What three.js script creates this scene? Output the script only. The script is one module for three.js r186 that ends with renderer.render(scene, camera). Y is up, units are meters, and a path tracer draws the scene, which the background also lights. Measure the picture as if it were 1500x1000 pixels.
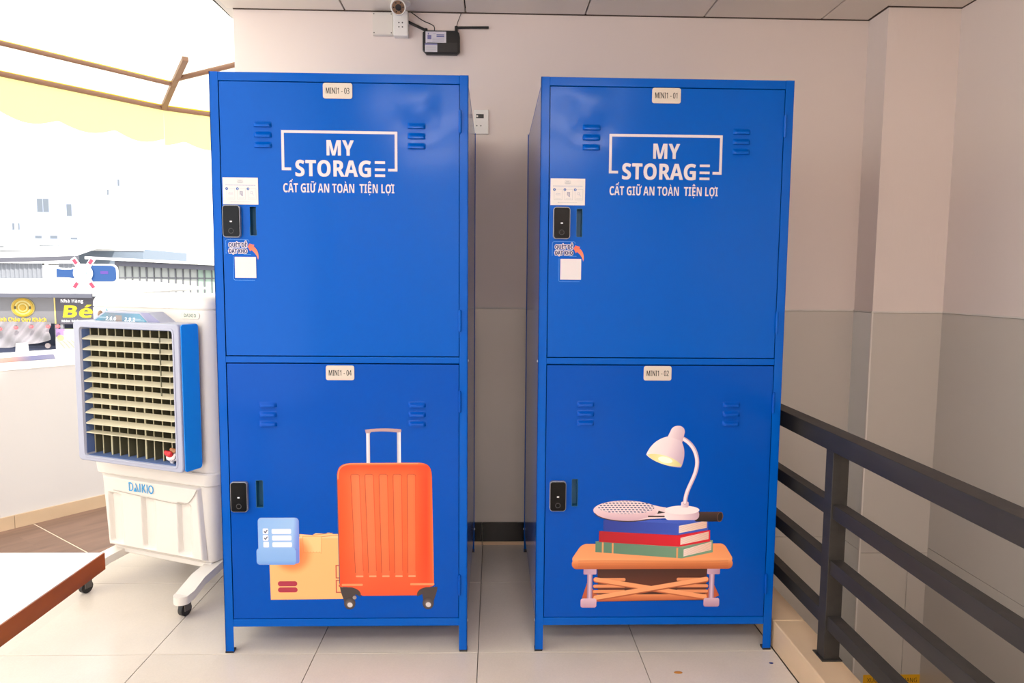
import * as THREE from 'three';
import { RoundedBoxGeometry } from 'three/addons/geometries/RoundedBoxGeometry.js';
import { mergeGeometries, toCreasedNormals } from 'three/addons/utils/BufferGeometryUtils.js';
import { RectAreaLightUniformsLib } from 'three/addons/lights/RectAreaLightUniformsLib.js';

// ------------------------------------------------------------------ camera, sky, sun, exposure
const scene = new THREE.Scene();
const camera = new THREE.PerspectiveCamera(52.77, 1.5, 0.05, 200);
camera.rotation.order = 'YXZ';
camera.position.set(1.003, 1.3765, 2.4543);
camera.rotation.set(-0.08817, -0.02691, 0.00816);
const renderer = new THREE.WebGLRenderer({ antialias: true });
renderer.toneMapping = THREE.LinearToneMapping;
renderer.toneMappingExposure = 1.0;
renderer.shadowMap.enabled = true;
RectAreaLightUniformsLib.init();
scene.background = new THREE.Color(0.96, 0.98, 1.0);       // hazy white tropical sky
scene.backgroundIntensity = 3.0;
const sun = new THREE.DirectionalLight(new THREE.Color(1, 0.96, 0.88), 6.0);
sun.position.set(3.4, 12, 6); sun.target.position.set(-4, 0, -6);
sun.castShadow = true; sun.shadow.mapSize.set(2048, 2048); sun.shadow.radius = 3;
Object.assign(sun.shadow.camera, { left: -30, right: 30, top: 30, bottom: -30, near: 0.1, far: 80 });
scene.add(sun, sun.target);
const PANELS = [[0.42, 2.75, 16], [1.62, 2.75, 16], [0.42, 4.4, 28], [1.62, 4.4, 28]];   // ceiling lamps x, z, intensity, the far pair added as fill light (fittings built with the ceiling)
for (const [x, z, i] of PANELS) {
  const l = new THREE.RectAreaLight(new THREE.Color(1, 0.95, 0.905), i * 1.2, 0.54, 0.54);
  l.position.set(x, 2.664, z); l.lookAt(x, 0, z); scene.add(l);
}

// ------------------------------------------------------------------ helpers
let seed = 7;
const rnd = () => { seed = (seed * 1664525 + 1013904223) >>> 0; return seed / 4294967296; };
const hash = (x, y) => { let h = (Math.imul(x | 0, 374761393) + Math.imul(y | 0, 668265263)) | 0; h = Math.imul(h ^ (h >>> 13), 1274126177); return ((h ^ (h >>> 16)) >>> 0) / 4294967296; };
const vnoise = (x, y, p = 0) => {
  const ix = Math.floor(x), iy = Math.floor(y), fx = x - ix, fy = y - iy, s = fx * fx * (3 - 2 * fx), t = fy * fy * (3 - 2 * fy);
  const w = (a) => (p ? ((a % p) + p) % p : a);
  const a = hash(w(ix), w(iy)), b = hash(w(ix + 1), w(iy)), c = hash(w(ix), w(iy + 1)), d = hash(w(ix + 1), w(iy + 1));
  return a + (b - a) * s + (c - a) * t + (a - b - c + d) * s * t;
};
const fbm = (x, y, o = 4, p = 0) => { let s = 0, a = 0.5; for (let i = 0; i < o; i++) { s += a * vnoise(x, y, p); x *= 2; y *= 2; p *= 2; a /= 2; } return s; };
const sm = (a, b, x) => { const t = Math.min(1, Math.max(0, (x - a) / (b - a))); return t * t * (3 - 2 * t); };

function tex(w, h, fn, srgb = true) {          // computed texture, fn(u, v) -> [r, g, b] in 0..255
  const d = new Uint8Array(w * h * 4);
  for (let j = 0; j < h; j++) for (let i = 0; i < w; i++) { const c = fn(i / w, j / h), k = (j * w + i) * 4; d[k] = c[0]; d[k + 1] = c[1]; d[k + 2] = c[2]; d[k + 3] = 255; }
  const t = new THREE.DataTexture(d, w, h); t.wrapS = t.wrapT = THREE.RepeatWrapping; t.magFilter = t.minFilter = THREE.LinearFilter;
  if (srgb) t.colorSpace = THREE.SRGBColorSpace; t.needsUpdate = true; return t;
}
function canvas(w, h, draw) {
  const c = document.createElement('canvas'); c.width = w; c.height = h;
  const g = c.getContext('2d'); draw(g, w, h);
  const t = new THREE.CanvasTexture(c); t.colorSpace = THREE.SRGBColorSpace; t.magFilter = THREE.LinearFilter; return t;
}
const std = (o) => new THREE.MeshStandardMaterial(o), phy = (o) => new THREE.MeshPhysicalMaterial(o);
const print = (t, rough = 0.45) => std({ map: t, transparent: true, roughness: rough });

const taken = {};
function numbered(n) { const k = (taken[n] = (taken[n] ?? -1) + 1); return k ? n + '_' + String(k).padStart(3, '0') : n; }
function add(name, geo, mat, parent = scene) {
  const m = new THREE.Mesh(geo, mat); m.castShadow = m.receiveShadow = true;
  if (parent === scene) m.name = numbered(name);
  else { const u = (parent.userData.n ??= {}); const k = (u[name] = (u[name] ?? -1) + 1); m.name = k ? name + '_' + String(k).padStart(3, '0') : name; }
  parent.add(m); return m;
}
function group(name, label, category, [x, y, z] = [0, 0, 0], turn = 0, grp) {
  const o = new THREE.Group(); o.name = numbered(name); o.position.set(x, y, z); o.rotation.y = turn; scene.add(o);
  o.userData.label = label; o.userData.category = category; if (grp) o.userData.group = grp; return o;
}
function tag(o, label, category, grp) { o.userData.label = label; o.userData.category = category; if (grp) o.userData.group = grp; return o; }
function structure(name, label) { const o = new THREE.Group(); o.name = numbered(name); o.userData.kind = 'structure'; if (label) o.userData.label = label; scene.add(o); return o; }

// geometry helpers: g.p places, box with chamfered edges, polygon slabs, tubes, lofts
const at = (g, x = 0, y = 0, z = 0, rx = 0, ry = 0, rz = 0) => { if (rx) g.rotateX(rx); if (ry) g.rotateY(ry); if (rz) g.rotateZ(rz); return g.translate(x, y, z); };
function metreUV(g) {
  const p = g.attributes.position, n = g.attributes.normal, uv = new Float32Array(p.count * 2);
  for (let i = 0; i < p.count; i++) {
    const ax = Math.abs(n.getX(i)), ay = Math.abs(n.getY(i)), az = Math.abs(n.getZ(i));
    const [u, v] = ay >= ax && ay >= az ? [p.getX(i), p.getZ(i)] : ax > az ? [p.getZ(i), p.getY(i)] : [p.getX(i), p.getY(i)];
    uv[2 * i] = u; uv[2 * i + 1] = v;
  }
  g.setAttribute('uv', new THREE.BufferAttribute(uv, 2)); return g;
}
const B = (x0, x1, y0, y1, z0, z1, r = 0) => {
  const w = x1 - x0, h = y1 - y0, d = z1 - z0;
  const g = r ? new RoundedBoxGeometry(w, h, d, 2, Math.min(r, w / 2.05, h / 2.05, d / 2.05)) : new THREE.BoxGeometry(w, h, d);
  return at(g, (x0 + x1) / 2, (y0 + y1) / 2, (z0 + z1) / 2);
};
const merge = (list) => mergeGeometries(list.map((g) => { const n = g.index ? g.toNonIndexed() : g; for (const k of Object.keys(n.attributes)) if (!['position', 'normal', 'uv'].includes(k)) n.deleteAttribute(k); return n; }));
function shapeOf(pts) { const s = new THREE.Shape(); pts.forEach(([x, y], i) => (i ? s.lineTo(x, y) : s.moveTo(x, y))); s.closePath(); return s; }
function rrect(w, h, r, cx = 0, cy = 0, path = new THREE.Shape()) {
  const x = cx - w / 2, y = cy - h / 2;
  path.moveTo(x + r, y); path.lineTo(x + w - r, y); path.absarc(x + w - r, y + r, r, -Math.PI / 2, 0); path.lineTo(x + w, y + h - r); path.absarc(x + w - r, y + h - r, r, 0, Math.PI / 2);
  path.lineTo(x + r, y + h); path.absarc(x + r, y + h - r, r, Math.PI / 2, Math.PI); path.lineTo(x, y + r); path.absarc(x + r, y + r, r, Math.PI, 1.5 * Math.PI); return path;
}
const ext = (s, depth, bevel = 0, seg = 1, curve = 6) => new THREE.ExtrudeGeometry(s, { depth: depth - 2 * bevel, bevelEnabled: bevel > 0, bevelSize: bevel, bevelThickness: bevel, bevelOffset: -bevel, bevelSegments: seg, curveSegments: curve }).translate(0, 0, bevel);
function unitUV(g) {                                   // uv 0..1 over the geometry's x/y extent
  g.computeBoundingBox(); const b = g.boundingBox, p = g.attributes.position, uv = new Float32Array(p.count * 2);
  for (let i = 0; i < p.count; i++) { uv[2 * i] = (p.getX(i) - b.min.x) / (b.max.x - b.min.x); uv[2 * i + 1] = (p.getY(i) - b.min.y) / (b.max.y - b.min.y); }
  g.setAttribute('uv', new THREE.BufferAttribute(uv, 2)); return g;
}
// a flat slab over a convex polygon [[x, z], ...], its top at y = top
const slab = (poly, top, t, bevel = 0.0015) => { const g = ext(shapeOf(poly.map(([x, z]) => [x, -z])), t, bevel); g.rotateX(-Math.PI / 2); return g.translate(0, top - t, 0); };
function clip(poly, a, b, c) {                         // keeps a x + b z <= c
  const out = [];
  poly.forEach((p, i) => {
    const q = poly[(i + 1) % poly.length], dp = a * p[0] + b * p[1] - c, dq = a * q[0] + b * q[1] - c;
    if (dp <= 0) out.push(p);
    if (dp * dq < 0) { const t = dp / (dp - dq); out.push([p[0] + (q[0] - p[0]) * t, p[1] + (q[1] - p[1]) * t]); }
  });
  return out;
}
const area = (p) => Math.abs(p.reduce((s, [x, z], i) => s + x * p[(i + 1) % p.length][1] - p[(i + 1) % p.length][0] * z, 0)) / 2;
const V = (x, y, z) => new THREE.Vector3(x, y, z);
function tube(pts, r, seg = 24, rad = 8) { return new THREE.TubeGeometry(new THREE.CatmullRomCurve3(pts.map((p) => V(...p))), seg, r, rad); }
function bar(a, b, w, h, r = 0.003) {                  // rectangular bar from a to b, h upright
  const A = V(...a), Bv = V(...b), L = A.distanceTo(Bv), g = new RoundedBoxGeometry(w, h, L, 1, Math.min(r, w / 2.1, h / 2.1));
  const m = new THREE.Matrix4().lookAt(A, Bv, V(0, 1, 0)); m.setPosition(A.clone().add(Bv).multiplyScalar(0.5)); return g.applyMatrix4(m);
}
const cyl = (r0, r1, h, s = 20) => new THREE.CylinderGeometry(r0, r1, h, s);
// lofted shell through rounded rectangles [{y, x, z, w, d, r}], capped
function loft(sec, n = 6) {
  const pos = [], idx = [], ring = 4 * (n + 1);
  for (const s of sec) {
    for (let c = 0; c < 4; c++) for (let k = 0; k <= n; k++) {
      const a = (c + k / n) * Math.PI / 2, sx = c === 0 || c === 3 ? 1 : -1, sz = c < 2 ? 1 : -1;
      pos.push(s.x + sx * (s.w / 2 - s.r) + Math.cos(a) * s.r, s.y, s.z + sz * (s.d / 2 - s.r) + Math.sin(a) * s.r);
    }
  }
  for (let i = 0; i + 1 < sec.length; i++) for (let k = 0; k < ring; k++) { const a = i * ring + k, b = i * ring + (k + 1) % ring; idx.push(a, a + ring, b, b, a + ring, b + ring); }
  for (const [i, flip] of [[0, false], [sec.length - 1, true]]) {
    const c = pos.length / 3; pos.push(sec[i].x, sec[i].y, sec[i].z);
    for (let k = 0; k < ring; k++) { const a = i * ring + k, b = i * ring + (k + 1) % ring; flip ? idx.push(c, b, a) : idx.push(c, a, b); }
  }
  const g = new THREE.BufferGeometry(); g.setAttribute('position', new THREE.Float32BufferAttribute(pos, 3)); g.setIndex(idx);
  g.setAttribute('uv', new THREE.Float32BufferAttribute(new Float32Array(pos.length / 3 * 2), 2));
  g.computeVertexNormals(); return toCreasedNormals(g, 0.6);
}
// sheet over x lines and y lines with height z = f(x, y); cells for which hole(x, y) is true stay open
function sheet(xs, ys, f, hole) {
  const pos = [], uv = [], idx = [], nx = xs.length, x0 = xs[0], x1 = xs[nx - 1], y0 = ys[0], y1 = ys[ys.length - 1];
  for (const y of ys) for (const x of xs) { pos.push(x, y, f(x, y)); uv.push((x - x0) / (x1 - x0), (y - y0) / (y1 - y0)); }
  for (let j = 0; j + 1 < ys.length; j++) for (let i = 0; i + 1 < nx; i++) {
    if (hole?.((xs[i] + xs[i + 1]) / 2, (ys[j] + ys[j + 1]) / 2)) continue;
    const a = j * nx + i; idx.push(a, a + 1, a + nx, a + 1, a + nx + 1, a + nx);
  }
  const g = new THREE.BufferGeometry(); g.setAttribute('position', new THREE.Float32BufferAttribute(pos, 3)); g.setAttribute('uv', new THREE.Float32BufferAttribute(uv, 2)); g.setIndex(idx); g.computeVertexNormals(); return g;
}
const lines = (a, b, n, extra = []) => { const l = []; for (let i = 0; i <= n; i++) { const v = a + (b - a) * i / n; if (!extra.some((e) => Math.abs(e - v) < 0.4 * (b - a) / n)) l.push(v); } return [...l, ...extra].sort((p, q) => p - q); };

// ------------------------------------------------------------------ materials
const floorTex = [0, 1, 2].map((k) => tex(256, 256, (u, v) => {
  const n = fbm(u * 4 + k * 4, v * 4, 5, 0) - 0.5, f = hash(u * 256 + k * 999, v * 256) - 0.5, s = 1 + 0.06 * n + 0.025 * f + (k - 1) * 0.012;
  return [211 * s, 199 * s, 187 * s];
}));
const floorRough = tex(256, 256, (u, v) => { const n = fbm(u * 6, v * 6, 5, 6); return [0, 88 + 24 * n, 0]; }, false);
const M = {
  tile: floorTex.map((t) => phy({ map: t, roughnessMap: floorRough, roughness: 0.56, specularIntensity: 1.0 })),
  grout: std({ color: '#8d8378', roughness: 0.95 }),
  brown: [0, 1].map((k) => std({ map: tex(256, 128, (u, v) => { const n = fbm(u * 5 + 3 * k, v * 30, 4) - 0.45, s = 1 + 0.28 * n; return [128 * s, 100 * s, 86 * s]; }), roughness: 0.5 })),
  tan: std({ map: tex(128, 128, (u, v) => { const n = fbm(u * 8, v * 8, 4, 8) - 0.5, s = 1 + 0.08 * n; return [206 * s, 178 * s, 146 * s]; }), roughness: 0.4 }),
  wall: std({ color: '#eaddd6', roughness: 0.72, bumpMap: tex(256, 256, (u, v) => { const n = 255 * fbm(u * 24, v * 24, 4, 24); return [n, n, n]; }, false), bumpScale: 0.0006 }),
  whiteWall: std({ color: '#d3cecb', roughness: 0.7 }),
  panel: [0, 1].map((k) => phy({ color: k ? '#d2cac0' : '#cec6bd', roughness: 0.2, clearcoat: 0.4, clearcoatRoughness: 0.08 })),
  panelWhite: phy({ color: '#efeee9', roughness: 0.16, clearcoat: 0.4, clearcoatRoughness: 0.08 }),
  joint: std({ color: '#e6dfd8', roughness: 0.8 }),
  ceil: std({ color: '#e4dad0', roughness: 0.45 }),
  edge: std({ color: '#4a3a30', roughness: 0.6 }), paleGrout: std({ color: '#d9c9b6', roughness: 0.9 }),
  dark: std({ color: '#16130f', roughness: 0.8 }),
  blackTile: phy({ color: '#0b0b0c', roughness: 0.2 }),
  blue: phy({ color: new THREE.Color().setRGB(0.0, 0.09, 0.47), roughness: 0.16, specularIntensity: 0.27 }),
  blueSide: phy({ color: new THREE.Color().setRGB(0.02, 0.09, 0.38), roughness: 0.17, specularIntensity: 1 }),
  blueDark: std({ color: '#0a4f74', roughness: 0.5 }),
  lockRim: std({ color: '#97979a', roughness: 0.35, metalness: 0.6 }),
  cavity: std({ color: '#03256b', roughness: 0.7 }),
  steel: std({ color: '#c9c9cc', roughness: 0.3, metalness: 0.9 }),
  lockFace: phy({ color: '#0b0b0d', roughness: 0.14, specularIntensity: 0.35 }),
  rail: std({ map: tex(256, 256, (u, v) => { const n = fbm(u * 6, v * 40, 4), m = fbm(u * 10 + 5, v * 10, 3), s = 0.8 + 0.5 * n; return [38 * s + 9 * m, 36 * s + 6 * m, 34 * s + 4 * m]; }), roughness: 0.55 }),
  cream: phy({ color: '#ded6cc', roughness: 0.38, clearcoat: 0.2, clearcoatRoughness: 0.3 }),
  paleGrey: phy({ color: '#a3a5b6', roughness: 0.35 }),
  coolBlue: phy({ color: '#1c9af0', roughness: 0.4 }),
  duct: std({ color: '#5a70a0', roughness: 0.6 }),
  khaki: std({ color: '#d6ccb0', roughness: 0.5 }),
  vaneLitEdge: std({ color: '#b5ad8b', roughness: 0.6 }),
  vane: std({ color: '#5e5b45', roughness: 0.6 }),
  rubber: std({ color: '#242222', roughness: 0.55 }),
  plasticGrey: std({ color: '#55504d', roughness: 0.5 }),
  white: std({ color: '#f1eee9', roughness: 0.4 }),
  offWhite: std({ color: '#e4ddd4', roughness: 0.45 }),
  black: std({ color: '#121212', roughness: 0.4 }),
};
M.tile.forEach((m) => { m.map.repeat.set(1.3, 1.3); m.roughnessMap.repeat.set(0.8, 0.8); });

// ------------------------------------------------------------------ the room
const ZW = -1.05, CEIL = 2.68, XR = 3.213, ZB = 5.2, XL = -0.3;
const PA = [-1.665, -1.25], PD = [0.6102, -0.7922], PN = [-0.7922, -0.6102];       // parapet foot: start, along, outward
const par = (s, off) => [PA[0] + PD[0] * s + PN[0] * off, PA[1] + PD[1] * s + PN[1] * off];
const edgeC = PN[0] * -1.0 + PN[1] * -0.85;                                        // line between the brown and the pale floor
const outerC = PN[0] * PA[0] + PN[1] * PA[1];

const floor = structure('floor');
add('floor_slab', merge([B(-6, 2.185, -0.3, -0.014, -3.6, ZB), B(2.185, 3.4, -0.3, -0.004, 2.8, ZB)]), M.grout, floor);
{ // pale 60 cm tiles on the room's grid, joints recessed
  const T = 0.6, X0 = 0.9524, Z0 = 0.0088, gap = 0.0013;
  const far = [];
  for (let i = -8; i <= 3; i++) for (let k = -2; k <= 8; k++) {
    const x0 = X0 + (i - 1) * T + gap, x1 = X0 + i * T - gap, z0 = Z0 + k * T + gap, z1 = Z0 + (k + 1) * T - gap;
    let p = [[x0, z0], [x1, z0], [x1, z1], [x0, z1]];
    p = clip(p, 1, 0, k * T > 2.7 ? 3.2 : 2.062); p = clip(p, 0, -1, 1.04); p = clip(p, 0, 1, ZB - 0.02);
    if (p.length < 3) continue;
    p = clip(p, PN[0], PN[1], edgeC - 0.002);
    if (p.length < 3 || area(p) < 2e-4) continue;
    const g = slab(p, 0.0, 0.012, area(p) < 0.004 ? 0 : 0.0006);
    if (x0 > -1.4 && z0 < 1.2) add('tile', g, M.tile[Math.floor(rnd() * 3)], floor); else far.push(g);
  }
  const rest = add('tiling', merge(far), M.tile[1], floor); rest.userData.kind = 'stuff';
  { let p = clip([par(-5.2, 0), par(1.4, 0), par(1.4, -1.2), par(-5.2, -1.2)], -PN[0], -PN[1], -(edgeC + 0.003)); add('grout_bed', slab(p, -0.0015, 0.012, 0), M.paleGrout, floor); }
  // brown balcony tiles laid square to the parapet
  for (let j = -8; j <= 2; j++) for (let q = 0; q < 2; q++) {
    const s0 = 0.15 + (j - 1) * 0.6 + 0.003, s1 = s0 + 0.594, o0 = q ? -0.897 : -1.5, o1 = q ? -0.002 : -0.903;
    let p = [par(s0, o1), par(s1, o1), par(s1, o0), par(s0, o0)];
    p = clip(p, -PN[0], -PN[1], -(edgeC + 0.002));
    if (p.length < 3 || area(p) < 3e-4) continue;
    const g = ext(shapeOf(p.map(([x, z]) => [x, -z])), 0.012, 0.0014); const uv = g.attributes.uv;
    for (let i = 0; i < uv.count; i++) { const x = uv.getX(i), z = -uv.getY(i); uv.setXY(i, x * PD[0] + z * PD[1], x * PN[0] + z * PN[1]); }
    g.rotateX(-Math.PI / 2).translate(0, -0.012, 0); add('tile', g, M.brown[(j + 10 + q) % 2], floor);
  }
}

const wallBack = structure('wall_back');
const WT = 1.235, WJ = 0.036;                                     // top of the tiled dado, its first joint
add('plaster', B(-0.27, XR, WT + 0.004, CEIL + 0.25, ZW - 0.2, ZW), M.wall, wallBack);
add('plaster', metreUV(B(-0.27, XR + 0.2, -2.2, WT, ZW - 0.2, ZW - 0.012)), M.joint, wallBack);
const dado = (parent, axis, fixed, a, b, y0, y1, k, sgn = 1) => {  // one glazed dado panel, 10 mm thick, standing 2 mm proud
  const g = 0.0012, t0 = fixed - sgn * 0.009, t1 = fixed + sgn * 0.003, lo = Math.min(t0, t1), hi = Math.max(t0, t1);
  return add('panel', axis === 'z' ? B(a + g, b - g, y0 + g, y1 - g, lo, hi, 0.0012) : B(lo, hi, y0 + g, y1 - g, a + g, b - g, 0.0012), M.panel[k % 2], parent);
};
for (const [i, a, b] of [[0, -0.27, 0.62], [1, 0.62, 1.82], [2, 1.82, 2.866]]) {
  dado(wallBack, 'z', ZW, a, b, i === 2 ? WJ : 0.118, WT, i);
  if (i === 2) { dado(wallBack, 'z', ZW, 2.18, b, -1.13, WJ, 1); dado(wallBack, 'z', ZW, 2.18, b, -2.1, -1.13, 0); }
}
const bb = structure('baseboard_back');
for (const [a, b] of [[-0.27, 0.3475], [0.3505, 0.9475], [0.9505, 1.5475], [1.5505, 2.06]]) { add('tile', B(a, b, 0.018, 0.118, ZW, ZW + 0.012, 0.001), M.blackTile, bb); add('tile', B(a, b, 0, 0.018, ZW, ZW + 0.013, 0.001), M.tan, bb); }
add('cap', B(-0.27, 2.866, WT, WT + 0.007, ZW - 0.004, ZW + 0.008), M.joint, structure('trim_1'));
{ // dark strips put in as the shaded gap where the ceiling meets the walls
  const t = structure('shade_trim_2'), e = 0.006;
  for (const q of [[-0.27, 2.862, ZW, ZW + e], [2.862 - e, 2.862, ZW, -0.877], [2.862 - e, XR, -0.877, -0.877 + e], [XR - e, XR, -0.877, ZB]]) add('shade_strip', B(q[0], q[1], CEIL - 0.003, CEIL + 0.004, q[2], q[3]), M.edge, t);
};

const column = structure('column');
const CX = 2.862, CZ = -0.877;
add('plaster', B(CX, XR + 0.02, WT + 0.004, CEIL + 0.2, ZW - 0.1, CZ), M.wall, column);
add('plaster', B(CX + 0.012, XR + 0.02, -2.2, WT, ZW - 0.1, CZ - 0.012), M.joint, column);
dado(column, 'z', CZ, CX, XR, 0.017, WT, 0); dado(column, 'z', CZ, CX, 3.113, -1.13, 0.017, 1); dado(column, 'z', CZ, 3.113, XR, -1.13, 0.017, 0); dado(column, 'z', CZ, CX, XR, -2.1, -1.13, 0);
for (const q of [[0.03, WT], [-1.13, 0.03], [-2.1, -1.13]]) dado(column, 'x', CX, ZW, CZ, ...q, 1, -1).material = M.panelWhite;
add('corner_bead', B(CX - 0.005, CX + 0.003, -2.1, WT, CZ - 0.003, CZ + 0.005), M.joint, column);
add('cap', merge([B(CX - 0.008, XR, WT, WT + 0.007, CZ - 0.004, CZ + 0.008), B(CX - 0.008, CX + 0.004, WT, WT + 0.007, ZW, CZ)]), M.joint, column);

const wallRight = structure('wall_right');
add('plaster', B(XR, XR + 0.2, WT + 0.004, CEIL + 0.25, ZW - 0.1, ZB), M.wall, wallRight);
add('plaster', B(XR + 0.012, XR + 0.2, -2.2, WT, ZW - 0.1, ZB), M.joint, wallRight);
for (let k = 0; k < 5; k++) for (const [y0, y1] of [[0.045, WT], [-1.13, 0.045], [-2.1, -1.13]]) {
  const z0 = CZ + k * 1.22, z1 = Math.min(ZB, z0 + 1.22); dado(wallRight, 'x', XR, z0, z1, y0, y1, k, -1);
}
add('cap', B(XR - 0.008, XR + 0.004, WT, WT + 0.007, CZ, ZB), M.joint, wallRight);

// ceiling of 59 cm clip-in panels, dark shadow gaps
const ceiling = structure('ceiling');
add('roof_slab', B(XL - 0.05, XR + 0.25, CEIL + 0.03, CEIL + 0.3, ZW - 0.25, ZB + 0.2), M.whiteWall, ceiling);
add('shadow_gap', B(XL, XR, CEIL + 0.022, CEIL + 0.03, ZW, ZB), M.dark, ceiling);
{
  const S = 0.5878, xs = [XL, 0.27, 0.857, 1.445, 2.033, 2.62, XR], far = [];
  const mk = (p) => { const g = ext(shapeOf(p.map(([x, z]) => [x, z])), 0.022, 0.002); g.rotateX(Math.PI / 2); return g.translate(0, CEIL + 0.022, 0); };
  for (let i = 0; i < 6; i++) for (let k = 0; k < 11; k++) {
    const x0 = xs[i] + (i ? 0.0035 : 0), x1 = xs[i + 1] - 0.0035, z0 = ZW + 0.007 + k * S, z1 = Math.min(ZB, z0 + S - 0.004);
    if (PANELS.some(([px, pz]) => px > x0 && px < x1 && pz > z0 && pz < z1)) {       // a ring of ceiling round the lamp
      const [px, pz] = PANELS.find(([px, pz]) => px > x0 && px < x1 && pz > z0 && pz < z1);
      const s = shapeOf([[x0, z0], [x1, z0], [x1, z1], [x0, z1]]); s.holes.push(new THREE.Path([[px - .28, pz - .28], [px - .28, pz + .28], [px + .28, pz + .28], [px + .28, pz - .28]].map(([a, b]) => new THREE.Vector2(a, b))));
      const g = ext(s, 0.022); g.rotateX(Math.PI / 2); far.push(g.translate(0, CEIL + 0.022, 0)); continue;
    }
    if (k === 0 && i === 5) { for (const p of [[[x0, z0], [CX - 0.008, z0], [CX - 0.008, z1], [x0, z1]], [[CX - 0.008, CZ + 0.008], [x1, CZ + 0.008], [x1, z1], [CX - 0.008, z1]]]) far.push(mk(p)); continue; }
    const g = mk([[x0, z0], [x1, z0], [x1, z1], [x0, z1]]);
    if (k < 2) add('panel', g, M.ceil, ceiling); else far.push(g);
  }
  const f = add('panelling', merge(far), M.ceil, ceiling); f.userData.kind = 'stuff';
}
const glow = std({ color: '#ffffff', emissive: new THREE.Color(1, 0.93, 0.86), emissiveIntensity: 6, roughness: 0.5 });
for (const [k, [x, z]] of PANELS.entries()) {
  const t = group('ceiling_lamp', ['square ceiling lamp above the white table, of the pair nearest the lockers', 'square ceiling lamp above the stair railing, of the pair nearest the lockers', 'square ceiling lamp added as unseen fill light, left at the far end of the room', 'square ceiling lamp added as unseen fill light, right at the far end of the room'][k], 'ceiling light', [x, CEIL, z]);
  const s = new THREE.Shape(); rrect(0.58, 0.58, 0.004, 0, 0, s); s.holes.push(rrect(0.54, 0.54, 0.004, 0, 0, new THREE.Path()));
  add('frame', ext(s, 0.012, 0.001).rotateX(Math.PI / 2), M.white, t);
  add('diffuser', B(-0.27, 0.27, -0.006, -0.002, -0.27, 0.27), glow, t);
}
// the rest of the room, behind the camera and to the left of the table
add('plaster', B(XL - 0.2, XR + 0.2, -0.3, CEIL + 0.25, ZB, ZB + 0.2), M.wall, structure('wall_front'));
add('plaster', B(XL - 0.2, XL, -0.014, CEIL + 0.03, 3.1, ZB), M.wall, structure('wall_left'));

// stairwell: tiled kerb, stair flight below, landing
const kerb = structure('kerb');
for (let k = -2; k < 5; k++) { const z0 = Math.max(ZW + 0.004, -0.012 + k * 0.6), z1 = Math.min(2.8, -0.012 + (k + 1) * 0.6); add('tile', metreUV(B(2.064, 2.186, 0, 0.108, z0 + 0.0008, z1 - 0.0008, 0.006)), M.tan, kerb); }
add('fascia', B(2.15, 2.183, -2.2, 0, ZW, 2.8), M.whiteWall, kerb);
const stairs = structure('stairs');
add('landing', B(2.15, XR + 0.1, -1.95, -1.8, ZW - 0.1, 0.6), M.tan, stairs);
for (let k = 0; k < 10; k++) add('step', metreUV(B(2.186, XR, -1.95 + 0.02 * k, -1.8 + (k + 1) * 0.18, 0.6 + k * 0.22, k === 9 ? 2.86 : 0.83 + k * 0.22, 0.006)), M.tan, stairs);

// balcony parapet: rendered wall, sloped glazed coping, tan skirting
const parapet = structure('parapet');
function along(s0, s1, prof, parent, name, mat) {                 // extrude a profile [[off, y], ...] along the parapet
  const g = new THREE.ExtrudeGeometry(shapeOf(prof), { depth: s1 - s0, bevelEnabled: false });
  const m = new THREE.Matrix4().makeBasis(V(PN[0], 0, PN[1]), V(0, 1, 0), V(PD[0], 0, PD[1])); const [x, z] = par(s0, 0);
  g.applyMatrix4(m.setPosition(x, 0, z)); return add(name, metreUV(g), mat, parent);
}
along(-5, 1.9, [[0, -0.3], [0.13, -0.3], [0.13, 0.9], [0, 0.88]], parapet, 'wall', M.whiteWall);
const coping = phy({ color: '#f2f0ee', roughness: 0.12 });
for (let k = -8; k < 4; k++) along(-0.1 + k * 0.6 + 0.001, 0.5 + k * 0.6 - 0.001, [[-0.006, 0.872], [0.0, 0.868], [0.14, 0.868], [0.14, 0.955], [0.085, 0.958], [0.06, 0.95], [0.0, 0.895]], parapet, 'coping_tile', coping);
for (let k = -8; k < 4; k++) along(0.06 + (k - 1) * 0.6 + 0.001, 0.06 + k * 0.6 - 0.001, [[-0.014, 0], [0, 0], [0, 0.072], [-0.014, 0.072]], parapet, 'skirting_tile', M.tan);

// ------------------------------------------------------------------ lockers
const LW = 0.889, LH = 2.082, LD = 0.967;
const SLOT = [0.129, 0.15];
const dents = [[0.72, 2.0, 0.05, 0.0016], [0.68, 1.89, 0.03, -0.0016], [0.75, 1.9, 0.03, -0.0016], [0.13, 1.98, 0.06, 0.0016], [0.18, 1.87, 0.035, -0.0014], [0.8, 1.96, 0.035, -0.0014], [0.45, 1.55, 0.16, 0.001], [0.3, 1.3, 0.2, -0.001], [0.25, 0.75, 0.16, 0.001], [0.7, 0.6, 0.2, -0.001]];
let bend = 0;
const doorZ = (x, y) => {
  let z = -0.0015 + 0.0032 * (fbm(x * 3.1 + bend * 7.3, y * 3.1 + 3, 2) - 0.375);
  for (const [dx, dy, s, a] of dents) { const q = ((x - (bend ? LW - dx : dx)) ** 2 + (y - dy) ** 2) / (2 * s * s); if (q < 9) z += 1.5 * a * Math.exp(-q); }
  return z;
};
function decal(name, t, x0, y0, x1, y1, parent, lift = 0.0009, rough = 0.42) {
  return add(name, sheet(lines(x0, x1, Math.max(2, Math.round((x1 - x0) / 0.02))), lines(y0, y1, Math.max(2, Math.round((y1 - y0) / 0.02))), (x, y) => doorZ(x, y) + lift), print(t, rough), parent);
}
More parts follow.
